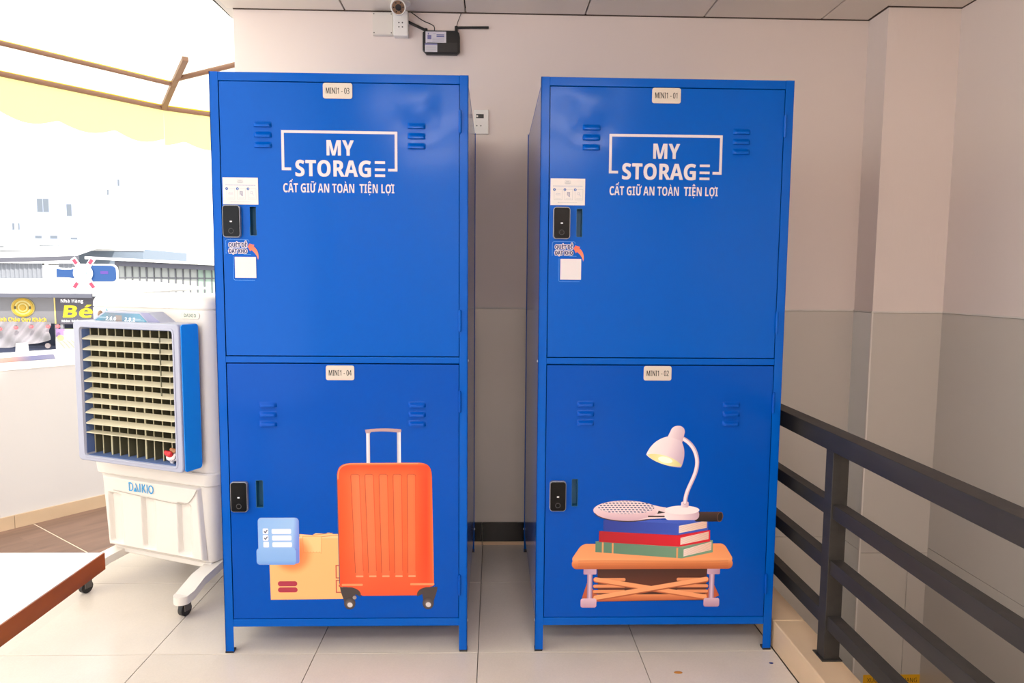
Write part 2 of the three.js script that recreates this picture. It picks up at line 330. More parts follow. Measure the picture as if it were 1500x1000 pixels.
function plate(w, h, t, r, tx, ty, z) { const g = unitUV(ext(rrect(w, h, r), t, Math.min(t * 0.4, 0.001), 2, 5)); return g.translate(tx, ty, z); }

const FONT = 'sans-serif';
function fitText(g, s, x0, x1, base, cap, weight = 'bold', outline = 0) {   // text squeezed between x0 and x1, capitals cap high; Vietnamese marks drawn by hand over the base letters
  g.save(); g.font = `${weight} ${cap / 0.714}px ${FONT}`; g.textAlign = 'left'; g.textBaseline = 'alphabetic'; g.lineJoin = g.lineCap = 'round';
  const cells = []; let x = 0;
  for (const ch of s) {
    const d = ch === 'Đ' ? 'D-' : ch === 'đ' ? 'd-' : ch.normalize('NFD'), w = g.measureText(d[0]).width;
    cells.push([d[0], [...d].slice(1), x, w]); x += w;
  }
  g.translate(x0, base); g.scale((x1 - x0) / x, 1);
  const lw = cap * (weight === 'bold' ? 0.13 : 0.085);
  const ink = (grow) => {
    for (const [ch, marks, cx, w] of cells) {
      grow ? g.strokeText(ch, cx, 0) : g.fillText(ch, cx, 0);
      let top = (ch === ch.toUpperCase() ? 1 : 0.78) * cap + lw * 0.9; const m = cx + w / 2, q = cap * 0.17;
      g.save(); if (!grow) g.strokeStyle = g.fillStyle; g.lineWidth = lw * 0.85 + grow; g.lineCap = grow ? 'round' : 'butt';
      for (const k of marks) {
        g.beginPath();
        if (k === '-') { g.moveTo(cx - w * 0.02, -cap * 0.5); g.lineTo(cx + w * 0.42, -cap * 0.5); }
        else if (k === '\u0302') { g.moveTo(m - q * 1.2, -top); g.lineTo(m, -top - q * 0.95); g.lineTo(m + q * 1.2, -top); top += q * 1.1; }
        else if (k === '\u0301') { const o = marks.includes('\u0302') ? q * 1.1 : 0; g.moveTo(m - q * 0.3 + o, -top + q * 0.3); g.lineTo(m + q * 0.7 + o, -top - q * 0.9); }
        else if (k === '\u0300') { g.moveTo(m + q * 0.3, -top + q * 0.2); g.lineTo(m - q * 0.7, -top - q * 0.9); }
        else if (k === '\u0303') { g.moveTo(m - q * 1.3, -top); g.bezierCurveTo(m - q * 0.6, -top - q * 1.4, m + q * 0.5, -top + q * 0.7, m + q * 1.3, -top - q * 0.7); }
        else if (k === '\u0309') { g.moveTo(m - q * 0.5, -top - q * 0.8); g.bezierCurveTo(m + q * 0.9, -top - q * 1.5, m + q * 0.9, -top - q * 0.4, m, -top + q * 0.2); }
        else if (k === '\u031b') { g.moveTo(cx + w * 0.84, -cap * 0.86); g.quadraticCurveTo(cx + w * 1.06, -cap * 0.88, cx + w * 1.02, -cap * 1.1); }
        else if (k === '\u0323') { g.moveTo(m - lw * 0.55, lw * 1.3); g.lineTo(m + lw * 0.55, lw * 1.3); g.lineWidth = lw * 1.1 + grow; }
        g.stroke();
      }
      g.restore();
    }
  };
  if (outline) { g.save(); g.strokeStyle = outline[0]; g.lineWidth = outline[1]; ink(outline[1]); g.restore(); } else ink(0);
  g.restore();
}
// white logo and slogan; canvas covers x 0.232..0.652, y 1.655..1.897 of the door (2000 px per metre)
const logoTex = canvas(840, 484, (g) => {
  const X = (x) => (x - 0.232) * 2000, Y = (y) => (1.897 - y) * 2000;
  g.fillStyle = '#d0c8cc'; g.strokeStyle = '#d0c8cc'; g.lineWidth = 19; g.lineJoin = 'miter';
  g.beginPath(); g.moveTo(X(0.2745), Y(1.757)); g.lineTo(X(0.2465), Y(1.757)); g.lineTo(X(0.2465), Y(1.884)); g.lineTo(X(0.6375), Y(1.884)); g.lineTo(X(0.6375), Y(1.757)); g.lineTo(X(0.6095), Y(1.757)); g.stroke();
  g.lineWidth = 5; g.lineJoin = 'round';
  for (const k of [0, 1, 2, 3]) { g.save(); g.translate(k % 2 ? 1.3 : -1.3, k < 2 ? 1 : -1); fitText(g, 'MY', X(0.392), X(0.491), Y(1.805), 102); fitText(g, 'STORAG', X(0.286), X(0.555), Y(1.733), 108); g.restore(); }
  fitText(g, 'MY', X(0.392), X(0.491), Y(1.805), 104);
  fitText(g, 'STORAG', X(0.286), X(0.555), Y(1.733), 110);
  for (const y of [1.7825, 1.758, 1.7375]) g.fillRect(X(0.5635), Y(y) - 9, 72, 18);
  fitText(g, 'CẤT GIỮ AN TOÀN  TIỆN LỢI', X(0.244), X(0.632), Y(1.677), 62);
});
const plateTex = (s) => canvas(420, 216, (g, w, h) => {
  g.fillStyle = '#c9beb2'; g.fillRect(0, 0, w, h);
  g.fillStyle = '#1d1917'; for (const o of [-1.5, 1.5]) fitText(g, s, 38 + o, w - 38 + o, 147, 80, 'normal');
});
const stickerTex = canvas(768, 576, (g, w, h) => {                 // instruction sheet: small print is only grey lines in the photograph
  g.fillStyle = '#d6d0ce'; g.fillRect(0, 0, w, h);
  g.strokeStyle = '#9aa0aa'; g.lineWidth = 5; g.strokeRect(322, 48, 116, 34); g.fillStyle = '#7d8796'; g.fillRect(342, 60, 76, 8); g.fillRect(310, 94, 140, 9); g.fillRect(330, 112, 100, 6);
  g.fillStyle = '#7486b4'; for (let i = 0; i < 34; i++) g.fillRect(56 + i * 19.4, 156, 13, 13); g.fillStyle = '#c2c4c9'; for (let i = 0; i < 26; i++) g.fillRect(130 + i * 19.4, 184, 13, 7);
  [[52, '1'], [285, '2'], [515, '3']].forEach(([x, n], i) => {
    g.strokeStyle = '#a3a5ab'; g.lineWidth = 5; g.strokeRect(x + 30, 232, 176, 230);
    g.fillStyle = '#b9babf'; for (let k = 0; k < 7; k++) g.fillRect(x + 58 + k * 18, 425, 13, 8); for (let k = 0; k < 6; k++) g.fillRect(x + 66 + k * 18, 442, 13, 6);
    g.strokeStyle = g.fillStyle = i === 1 ? '#33417e' : '#8d95b2'; g.lineWidth = 6;
    if (i === 0) { g.beginPath(); g.moveTo(x + 62, 345); g.lineTo(x + 98, 320); g.lineTo(x + 130, 330); g.lineTo(x + 170, 322); g.stroke(); g.fillRect(x + 70, 350, 104, 8); }
    if (i === 1) { g.strokeRect(x + 88, 296, 56, 66); for (let a = 0; a < 3; a++) for (let b = 0; b < 3; b++) g.fillRect(x + 95 + a * 16, 303 + b * 17, 10, 10); g.beginPath(); g.moveTo(x + 122, 348); g.lineTo(x + 150, 398); g.lineTo(x + 118, 386); g.fill(); }
    if (i === 2) { g.strokeRect(x + 90, 300, 38, 44); g.beginPath(); g.moveTo(x + 122, 340); g.lineTo(x + 160, 380); g.stroke(); }
    g.fillStyle = '#1d4f9c'; g.beginPath(); g.arc(x + 34, 240, 30, 0, 7); g.fill(); g.fillStyle = '#fff'; g.font = `bold 38px ${FONT}`; g.textAlign = 'center'; g.fillText(n, x + 34, 254);
  });
  g.fillStyle = '#a9acb4'; g.beginPath(); g.arc(176, 520, 11, 0, 7); g.fill(); for (let i = 0; i < 20; i++) g.fillRect(196 + i * 20, 515, 14, 9);
});
// the scan-to-book print: caption, bracket, arrow; 3000 px per metre over x 0.036..0.162, y 1.365..1.518
const scanTex = canvas(378, 459, (g) => {
  const X = (x) => (x - 0.036) * 3000, Y = (y) => (1.518 - y) * 3000;
  g.strokeStyle = '#3f8fe6'; g.lineWidth = 5; g.lineCap = 'round';
  g.beginPath(); g.moveTo(X(0.042), Y(1.462)); g.lineTo(X(0.042), Y(1.503)); g.arcTo(X(0.042), Y(1.512), X(0.051), Y(1.512), 24); g.lineTo(X(0.115), Y(1.512)); g.arcTo(X(0.123), Y(1.512), X(0.123), Y(1.505), 20); g.stroke();
  g.beginPath(); g.moveTo(X(0.104), Y(1.4605)); g.lineTo(X(0.128), Y(1.4605)); g.stroke();
  g.beginPath(); g.moveTo(X(0.0665), Y(1.452)); g.lineTo(X(0.0665), Y(1.38)); g.arcTo(X(0.0665), Y(1.3705), X(0.076), Y(1.3705), 16); g.lineTo(X(0.14), Y(1.3705)); g.stroke();
  for (const o of [['#d3cdd3', 16], 0]) for (const [s, y] of [['QUÉT ĐỂ', 1.4865], ['ĐẶT KHO', 1.4655]]) { g.fillStyle = '#23285f'; for (const d of o ? [0] : [-1.6, 1.6]) fitText(g, s, X(0.0515) + d, X(0.1155) + d, Y(y) + d / 2, 39, 'bold', o); }
  const gr = g.createLinearGradient(X(0.12), Y(1.495), X(0.155), Y(1.445)); gr.addColorStop(0, '#f2603f'); gr.addColorStop(1, '#ff8a63'); g.fillStyle = gr;
  g.beginPath(); g.moveTo(X(0.118), Y(1.4875)); g.lineTo(X(0.1235), Y(1.4985)); g.lineTo(X(0.141), Y(1.4935)); g.lineTo(X(0.1375), Y(1.489)); g.bezierCurveTo(X(0.152), Y(1.479), X(0.157), Y(1.463), X(0.153), Y(1.442)); g.bezierCurveTo(X(0.148), Y(1.46), X(0.141), Y(1.468), X(0.1295), Y(1.4765)); g.lineTo(X(0.126), Y(1.4715)); g.closePath(); g.fill();
});
// big print of the left lower door: clipboard note, parcel, suitcase; drawn in 966 x 1000 units
const luggageTex = canvas(966, 1000, (g) => {
  const R = (x, y, w, h, r, f) => { g.fillStyle = f; g.beginPath(); g.roundRect(x, y, w, h, r); g.fill(); };
  // parcel
  g.fillStyle = '#f2b071'; g.beginPath(); g.moveTo(80, 592); g.lineTo(235, 592); g.lineTo(452, 590); g.lineTo(452, 914); g.lineTo(85, 917); g.closePath(); g.fill();
  g.fillStyle = '#f7c189'; g.beginPath(); g.moveTo(235, 578); g.lineTo(300, 584); g.lineTo(318, 574); g.lineTo(368, 577); g.lineTo(378, 571); g.lineTo(404, 574); g.lineTo(398, 578); g.lineTo(430, 578); g.lineTo(430, 600); g.lineTo(235, 600); g.fill();
  g.strokeStyle = '#c07a45'; g.lineWidth = 3; g.beginPath(); g.moveTo(300, 584); g.lineTo(402, 574); g.moveTo(345, 592); g.lineTo(430, 584); g.stroke();
  g.fillStyle = '#f6c083'; g.strokeStyle = '#d99a5d'; g.beginPath(); g.moveTo(252, 590); g.lineTo(346, 590); g.lineTo(343, 678); for (let i = 0; i < 6; i++) { g.lineTo(335 - i * 15, 670); g.lineTo(327 - i * 15, 676); } g.lineTo(254, 672); g.closePath(); g.fill(); g.stroke();
  const sh = g.createRadialGradient(190, 680, 30, 200, 680, 110); sh.addColorStop(0, 'rgba(235,92,40,.85)'); sh.addColorStop(0.55, 'rgba(238,110,55,.6)'); sh.addColorStop(1, 'rgba(240,140,80,0)'); g.fillStyle = sh; g.fillRect(86, 600, 240, 200);
  R(122, 821, 98, 26, 13, '#a52c42'); R(122, 853, 99, 26, 13, '#a52c42');
  g.strokeStyle = '#b03a34'; g.lineWidth = 5; g.strokeRect(417, 741, 60, 64); g.strokeRect(417, 818, 60, 62); g.beginPath(); g.moveTo(430, 846); g.lineTo(445, 834); g.moveTo(430, 846); g.lineTo(445, 858); g.stroke();
  // note on its roll
  let gr = g.createLinearGradient(30, 500, 235, 520); gr.addColorStop(0, '#86aee0'); gr.addColorStop(0.86, '#93b8e4'); gr.addColorStop(1, '#6f86d2'); R(28, 494, 206, 236, 20, gr);
  R(52, 549, 28, 29, 5, '#eae6ee'); R(52, 583, 28, 29, 5, '#eae6ee'); R(54, 617, 28, 29, 5, '#eae6ee'); R(97, 552, 97, 25, 6, '#ece8ee'); R(98, 586, 97, 25, 6, '#ece8ee'); R(99, 620, 98, 25, 6, '#ece8ee');
  g.strokeStyle = '#4a5570'; g.lineWidth = 5; for (const y of [564, 598]) { g.beginPath(); g.moveTo(59, y); g.lineTo(65, y + 7); g.lineTo(75, y - 7); g.stroke(); }
  gr = g.createLinearGradient(0, 648, 0, 736); gr.addColorStop(0, '#85aee2'); gr.addColorStop(0.75, '#7ea8de'); gr.addColorStop(1, '#6793d6'); R(18, 650, 202, 86, 18, gr); R(200, 654, 34, 76, 14, '#6d82d0'); R(18, 650, 198, 84, 18, gr);
  // suitcase handle
  gr = g.createLinearGradient(576, 0, 600, 0); gr.addColorStop(0, '#f0ecee'); gr.addColorStop(1, '#a9a5ad'); g.fillStyle = gr; g.fillRect(577, 60, 18, 158); gr = g.createLinearGradient(730, 0, 750, 0); gr.addColorStop(0, '#b3afb6'); gr.addColorStop(1, '#efeaec'); g.fillStyle = gr; g.fillRect(730, 58, 19, 160);
  g.fillStyle = '#a98c8c'; g.beginPath(); g.moveTo(571, 50); g.quadraticCurveTo(660, 38, 752, 48); g.lineTo(752, 62); g.lineTo(735, 64); g.quadraticCurveTo(660, 54, 600, 62); g.lineTo(598, 68); g.lineTo(575, 68); g.closePath(); g.fill();
  // shell
  gr = g.createLinearGradient(425, 0, 915, 0); gr.addColorStop(0, '#d9480f'); gr.addColorStop(0.06, '#f4511c'); gr.addColorStop(0.22, '#ff6a3c'); gr.addColorStop(0.5, '#fb6230'); gr.addColorStop(0.78, '#fc5f2c'); gr.addColorStop(0.92, '#ee3c0c'); gr.addColorStop(0.975, '#fb5b24'); gr.addColorStop(1, '#ff9a6a');
  const body = () => { g.beginPath(); g.moveTo(430, 290); g.bezierCurveTo(428, 235, 450, 220, 505, 218); g.lineTo(835, 216); g.bezierCurveTo(885, 217, 902, 235, 904, 285); g.lineTo(914, 836); g.quadraticCurveTo(915, 850, 898, 851); g.lineTo(826, 897); g.lineTo(552, 899); g.lineTo(538, 893); g.lineTo(500, 855); g.lineTo(440, 851); g.quadraticCurveTo(432, 845, 434, 830); g.closePath(); };
  g.fillStyle = gr; body(); g.fill();
  gr = g.createLinearGradient(0, 216, 0, 300); gr.addColorStop(0, 'rgba(255,140,90,.8)'); gr.addColorStop(0.2, 'rgba(235,60,10,.75)'); gr.addColorStop(1, 'rgba(240,80,30,0)'); g.fillStyle = gr; body(); g.fill();
  gr = g.createLinearGradient(0, 640, 0, 900); gr.addColorStop(0, 'rgba(214,74,36,0)'); gr.addColorStop(1, 'rgba(222,76,36,.85)'); g.fillStyle = gr; body(); g.fill();
  g.strokeStyle = '#4b4a66'; g.lineWidth = 4; g.beginPath(); g.moveTo(428, 270); g.lineTo(434, 835); g.stroke(); g.strokeStyle = '#ff8d5e'; g.lineWidth = 5; g.beginPath(); g.moveTo(434, 300); g.bezierCurveTo(430, 240, 455, 224, 505, 221); g.lineTo(835, 220); g.stroke();
  for (let i = 0; i < 5; i++) {                                    // five pressed ribs
    const x = 497 + i * 70.5, xb = 513 + i * 66.5; g.fillStyle = 'rgba(255,140,95,.28)'; g.beginPath(); g.moveTo(x + 3, 276); g.lineTo(x + 40, 276); g.lineTo(xb + 42, 796); g.lineTo(xb + 4, 796); g.fill();
    g.strokeStyle = '#8f3a20'; g.lineWidth = 2.6; g.beginPath(); g.moveTo(x + 44, 284); g.quadraticCurveTo(x + 42, 275, x + 30, 274); g.lineTo(x + 8, 274); g.quadraticCurveTo(x, 275, x, 288); g.lineTo(xb + 2, 780); g.stroke();
    g.strokeStyle = 'rgba(170,50,18,.7)'; g.beginPath(); g.moveTo(x + 43, 284); g.lineTo(xb + 42, 770); g.stroke();
    R(xb + 4, 793, 38, 9, 4, '#ff9a70');
  }
  R(444, 836, 108, 11, 5, '#ff8f5c'); R(792, 834, 124, 11, 5, '#ff8f5c');
  // wheels
  for (const [x, f] of [[484, 1], [884, -1]]) {
    g.fillStyle = '#3d3434'; g.beginPath(); g.moveTo(x - f * 48, 853); g.lineTo(x + f * 10, 855); g.bezierCurveTo(x + f * 50, 862, x + f * 62, 885, x + f * 56, 904); g.lineTo(x + f * 30, 890); g.lineTo(x + f * 24, 930); g.lineTo(x - f * 22, 950); g.bezierCurveTo(x - f * 34, 900, x - f * 46, 885, x - f * 48, 853); g.fill();
    gr = g.createRadialGradient(x - 6, 935, 4, x, 940, 34); gr.addColorStop(0, '#6b5f5e'); gr.addColorStop(1, '#2d2626'); g.fillStyle = gr; g.beginPath(); g.ellipse(x, 938, 29, 32, 0, 0, 7); g.fill();
    g.fillStyle = '#c9c2c2'; g.beginPath(); g.ellipse(x + 1, 946, 14, 13, 0.4, 0, 7); g.fill(); g.strokeStyle = '#7d7474'; g.lineWidth = 2; g.stroke();
  }
  g.fillStyle = '#8f8888'; g.beginPath(); g.ellipse(509, 908, 10, 10, 0, 0, 7); g.fill();
});
// big print of the right lower door: desk lamp, racket, books, folding table; 966 x 1000 units
const studyTex = canvas(966, 1000, (g) => {
  const P = (pts, f) => { g.fillStyle = f; g.beginPath(); pts.forEach(([x, y], i) => (i ? g.lineTo(x, y) : g.moveTo(x, y))); g.closePath(); g.fill(); };
  const L = (x0, y0, x1, y1, ...c) => { const l = g.createLinearGradient(x0, y0, x1, y1); c.forEach((k, i) => l.addColorStop(i / (c.length - 1), k)); return l; };
  const R = (x, y, w, h, r, f) => { g.fillStyle = f; g.beginPath(); g.roundRect(x, y, w, h, r); g.fill(); };
  // folding frame
  P([[190, 765], [770, 765], [764, 930], [200, 935]], L(0, 765, 0, 930, '#3d1d14', '#5d2c1c', '#2c130d'));
  P([[140, 830], [112, 915], [190, 940], [196, 905]], '#b4532e'); P([[800, 830], [838, 905], [765, 940], [760, 905]], '#b4532e');
  P([[190, 898], [770, 898], [776, 926], [188, 934]], L(0, 898, 0, 934, '#e08a58', '#a8522e'));
  for (const y of [812, 846, 874]) { R(170, y, 170, 17, 8, '#e08d5c'); R(610, y, 168, 17, 8, '#e08d5c'); g.fillStyle = '#6a2f1c'; g.fillRect(176, y + 16, 160, 5); g.fillRect(616, y + 16, 160, 5); }
  g.lineCap = 'round'; g.lineWidth = 27; g.strokeStyle = '#b35c36'; g.beginPath(); g.moveTo(184, 822); g.lineTo(762, 915); g.stroke(); g.lineWidth = 22; g.strokeStyle = '#ee9c68'; g.beginPath(); g.moveTo(184, 819); g.lineTo(762, 911); g.stroke();
  g.lineWidth = 29; g.strokeStyle = '#a65431'; g.beginPath(); g.moveTo(184, 918); g.lineTo(766, 822); g.stroke(); g.lineWidth = 23; g.strokeStyle = '#f0a06d'; g.beginPath(); g.moveTo(184, 914); g.lineTo(766, 819); g.stroke();
  for (const x of [152, 796]) { g.fillStyle = L(x - 14, 0, x + 14, 0, '#8d6a86', '#d9bccd', '#8a6680'); g.fillRect(x - 14, 780, 28, 145); }
  R(118, 762, 68, 32, 6, L(118, 0, 186, 0, '#b18ca4', '#c9a5b8')); R(770, 762, 68, 32, 6, L(770, 0, 838, 0, '#c9a5b8', '#a98299'));
  R(105, 918, 84, 48, 12, L(0, 918, 0, 966, '#d7b7c6', '#b58ea4')); R(756, 918, 84, 46, 12, L(0, 918, 0, 964, '#d0adbe', '#a98299'));
  // table top
  g.fillStyle = L(0, 632, 0, 722, '#e8915c', '#ef9d68'); g.beginPath(); g.moveTo(130, 636); g.quadraticCurveTo(104, 640, 90, 662); g.lineTo(60, 706); g.quadraticCurveTo(54, 720, 66, 726); g.lineTo(895, 726); g.quadraticCurveTo(906, 716, 896, 700); g.lineTo(868, 656); g.quadraticCurveTo(856, 637, 835, 634); g.closePath(); g.fill();
  g.fillStyle = L(0, 715, 0, 766, '#f2a26c', '#d27844', '#b05a30'); g.beginPath(); g.roundRect(56, 712, 848, 54, 26); g.fill();
  g.strokeStyle = 'rgba(150,70,30,.35)'; g.lineWidth = 2; for (let i = 0; i < 7; i++) { g.beginPath(); g.moveTo(90, 722 + i * 6); g.bezierCurveTo(300, 716 + i * 6.4, 600, 732 + i * 5, 880, 722 + i * 6); g.stroke(); }
  // books
  const book = (x0, y0, xm, y1, x1, yt, yb, f, f2, tilt) => {
    P([[x0, y0], [xm, y0 + tilt], [xm, y1 + tilt], [x0, y1]], f); P([[x0 + 30, y0], [x1, yt], [xm, y0 + tilt], [x0, y0]], f2);
    P([[xm, y0 + tilt], [x1 - 4, yt], [x1 - 2, yb], [xm, y1 + tilt]], f); P([[xm + 8, y0 + tilt + 10], [x1 - 10, yt + 7], [x1 - 10, yb - 12], [xm + 8, y1 + tilt - 10]], L(xm, 0, x1, 0, '#f2e2da', '#e4b9a4'));
    g.strokeStyle = 'rgba(160,110,90,.5)'; g.lineWidth = 1.6; for (let i = 1; i < 7; i++) { const q = i / 7; g.beginPath(); g.moveTo(xm + 8, y0 + tilt + 10 + q * (y1 - y0 - 20)); g.lineTo(x1 - 10, yt + 7 + q * (yb - yt - 19)); g.stroke(); }
  };
  book(178, 622, 634, 678, 798, 618, 680, L(178, 0, 634, 0, '#557b66', '#6f9478'), '#7fa487', 34);
  for (const x of [212, 264, 604]) { g.fillStyle = '#e0a36a'; P([[x, 625 + (x - 178) * 0.075], [x + 9, 625.6 + (x - 178) * 0.075], [x + 9, 679 + (x - 178) * 0.075], [x, 678 + (x - 178) * 0.075]], '#d99a64'); }
  book(196, 570, 616, 626, 782, 566, 624, L(196, 0, 616, 0, '#a80d1e', '#d3142a'), '#c3122a', 26);
  book(218, 514, 606, 572, 770, 510, 566, L(218, 0, 606, 0, '#24378f', '#3553b8'), '#3c58bd', 20);
  // racket
  g.save(); g.translate(340, 465); g.rotate(0.015);
  g.fillStyle = '#2a1a1a'; g.beginPath(); g.ellipse(2, 12, 168, 44, 0, 0, 7); g.fill();
  g.fillStyle = L(0, -50, 0, 55, '#f3dcdc', '#e5c6cb', '#c9a5b4'); g.beginPath(); g.ellipse(-4, 2, 172, 52, 0, 0, 7); g.fill();
  g.strokeStyle = '#3a2626'; g.lineWidth = 5; g.beginPath(); g.ellipse(-2, 10, 168, 46, 0, 0.35, Math.PI - 0.2); g.stroke(); g.restore();
  g.fillStyle = '#ead3d6'; g.beginPath(); g.moveTo(470, 436); g.quadraticCurveTo(520, 448, 545, 450); g.lineTo(545, 505); g.lineTo(430, 510); g.lineTo(380, 516); g.quadraticCurveTo(470, 500, 500, 480); g.closePath(); g.fill();
  g.save(); g.beginPath(); g.ellipse(335, 450, 146, 33, 0.01, 0, 7); g.clip(); g.fillStyle = '#0d3fae'; g.fillRect(180, 400, 320, 100); g.fillStyle = '#231a1c'; g.globalAlpha = 0.55; g.fillRect(180, 400, 320, 100); g.globalAlpha = 1;
  g.strokeStyle = '#e7d2d3'; g.lineWidth = 6; for (let i = -14; i < 20; i++) { g.beginPath(); g.moveTo(180 + i * 19, 400); g.lineTo(260 + i * 19, 500); g.stroke(); } for (let i = 0; i < 9; i++) { g.beginPath(); g.moveTo(170, 414 + i * 11); g.quadraticCurveTo(335, 408 + i * 11, 500, 416 + i * 11); g.stroke(); } g.restore();
  g.fillStyle = '#1b0f14'; g.beginPath(); g.moveTo(505, 466); g.lineTo(540, 476); g.lineTo(498, 482); g.fill(); g.fillRect(450, 492, 90, 7);
  R(694, 472, 145, 50, 12, L(0, 470, 0, 524, '#4c3530', '#2f1f1d', '#1b1010')); g.fillStyle = '#1c1211'; g.beginPath(); g.ellipse(828, 498, 14, 24, 0.15, 0, 7); g.fill(); g.strokeStyle = '#6b4a3c'; g.lineWidth = 3; g.stroke();
  // lamp
  R(536, 462, 182, 52, 24, L(536, 0, 718, 0, '#f3e1e3', '#e9d2d7', '#c3a3b3')); g.fillStyle = '#f4e5e6'; g.beginPath(); g.ellipse(627, 463, 91, 23, 0, 0, 7); g.fill(); R(621, 420, 40, 30, 8, L(621, 0, 661, 0, '#f0dfe3', '#c5a5b5'));
  g.strokeStyle = '#c3a6b6'; g.lineWidth = 21; g.beginPath(); g.moveTo(642, 425); g.bezierCurveTo(640, 350, 698, 300, 698, 222); g.bezierCurveTo(696, 160, 660, 120, 622, 102); g.stroke(); g.strokeStyle = '#efdfe4'; g.lineWidth = 13; g.beginPath(); g.moveTo(640, 425); g.bezierCurveTo(637, 350, 695, 300, 695, 222); g.bezierCurveTo(693, 162, 658, 124, 622, 104); g.stroke();
  g.fillStyle = L(540, 60, 630, 90, '#f4e6e6', '#c4a5b4'); g.beginPath(); g.moveTo(538, 98); g.lineTo(560, 52); g.quadraticCurveTo(578, 32, 606, 38); g.quadraticCurveTo(630, 46, 629, 70); g.lineTo(616, 124); g.closePath(); g.fill();
  g.fillStyle = L(440, 130, 640, 200, '#f7e9e8', '#e9d6da', '#b79bb0'); g.beginPath(); g.moveTo(432, 182); g.bezierCurveTo(452, 130, 495, 98, 545, 90); g.lineTo(610, 112); g.bezierCurveTo(638, 150, 634, 210, 614, 246); g.bezierCurveTo(560, 246, 470, 222, 432, 182); g.fill();
  g.fillStyle = L(440, 180, 620, 250, '#d8ce8a', '#f4efb4', '#c9bf7c'); g.beginPath(); g.moveTo(438, 182); g.bezierCurveTo(490, 168, 590, 196, 618, 238); g.bezierCurveTo(560, 250, 470, 222, 438, 182); g.fill(); g.fillStyle = '#fdfbe6'; g.beginPath(); g.ellipse(532, 208, 38, 15, 0.22, 0, 7); g.fill();
});

const louverGeo = (() => {                                         // one pressed louver, 62 x 20 mm, open underneath
  const top = sheet(lines(-0.031, 0.031, 16), lines(-0.01, 0.01, 8), (x, y) => { const e = Math.pow(Math.max(0, 1 - Math.pow(Math.abs(x) / 0.031, 6)), 0.6); return 0.0105 * e * sm(0.01, -0.004, y) + 0.0004; });
  const lip = sheet(lines(-0.031, 0.031, 16), [-0.0102, -0.01], (x, y) => (y < -0.0101 ? -0.002 : 0.0105 * Math.pow(Math.max(0, 1 - Math.pow(Math.abs(x) / 0.031, 6)), 0.6) + 0.0004));
  return merge([top, lip]);
})();
const hingeGeo = () => merge([at(cyl(0.0055, 0.0055, 0.072, 14)), at(cyl(0.004, 0.004, 0.078, 12))]);
const lockGeo = plate(0.06, 0.111, 0.016, 0.011, 0, 0, 0), lockFaceGeo = plate(0.0555, 0.1065, 0.004, 0.009, 0, 0, 0.0145), lockRing = new THREE.TorusGeometry(0.0085, 0.0011, 8, 24);
const paintedDoorShade = [M.blue, phy({ color: new THREE.Color().setRGB(0.0, 0.07, 0.42), roughness: 0.19, specularIntensity: 0.27 })];  // same paint; lower doors darkened to imitate the weaker ceiling reflection there

function makeDoor(t, y0, y1, o) {
  const x0 = 0.033, x1 = 0.8565, f = doorZ, [s0, s1] = [o.slot[0], o.slot[1]];
  const xs = lines(x0, x1, 64, [s0, s1]), ys = lines(y0, y1, 72, [o.slot[2], o.slot[3]]);
  const front = sheet(xs, ys, f, (x, y) => x > s0 && x < s1 && y > o.slot[2] && y < o.slot[3]);
  const door = add('door', merge([front, B(x0, x0 + 0.003, y0, y1, -0.022, -0.0025), B(x1 - 0.003, x1, y0, y1, -0.022, -0.0025), B(x0, x1, y0, y0 + 0.003, -0.022, -0.0025), B(x0, x1, y1 - 0.003, y1, -0.022, -0.0025)]), o.mat, t);
  const sx = (s0 + s1) / 2, sy = (o.slot[2] + o.slot[3]) / 2, sw = s1 - s0, sh = o.slot[3] - o.slot[2];
  add('handle_recess', merge([B(s0, s1, o.slot[2], o.slot[3], -0.03, -0.028), B(s0 - 0.002, s0, o.slot[2], o.slot[3], -0.03, -0.001), B(s1, s1 + 0.002, o.slot[2], o.slot[3], -0.03, -0.001), B(s0, s1, o.slot[2] - 0.002, o.slot[2], -0.03, -0.001), B(s0, s1, o.slot[3], o.slot[3] + 0.002, -0.03, -0.001)]), M.blueDark, door);
  for (const [x, y] of o.louvers) for (let k = 0; k < 3; k++) { const m = add('louver', louverGeo, o.mat, door); m.position.set(x, y - k * 0.0345, f(x, y - k * 0.0345)); }
  for (const y of o.hinges) { const m = add('hinge', hingeGeo(), o.mat, door); m.position.set(0.8605, y, 0.0028); }
  const [lx, ly] = o.lock, lz = f(lx, ly);
  for (const [n, g, m] of [['lock_body', lockGeo, M.lockRim], ['lock_face', lockFaceGeo, M.lockFace]]) add(n, g, m, door).position.set(lx, ly, lz);
  add('fingerprint_ring', lockRing, std({ color: '#3c3c40', roughness: 0.3 }), door).position.set(lx, ly - 0.033, lz + 0.0184);
  add('lock_light', plate(0.008, 0.005, 0.001, 0.001, 0, 0, 0), std({ color: '#cfcfd4', roughness: 0.4 }), door).position.set(lx, ly - 0.001, lz + 0.0183);
  add('number_plate', plate(0.101, 0.053, 0.0025, 0.008, 0, 0, 0), std({ map: plateTex(o.number), roughness: 0.4 }), door).position.set(o.plate[0], o.plate[1], f(...o.plate) + 0.0006);
  return door;
}
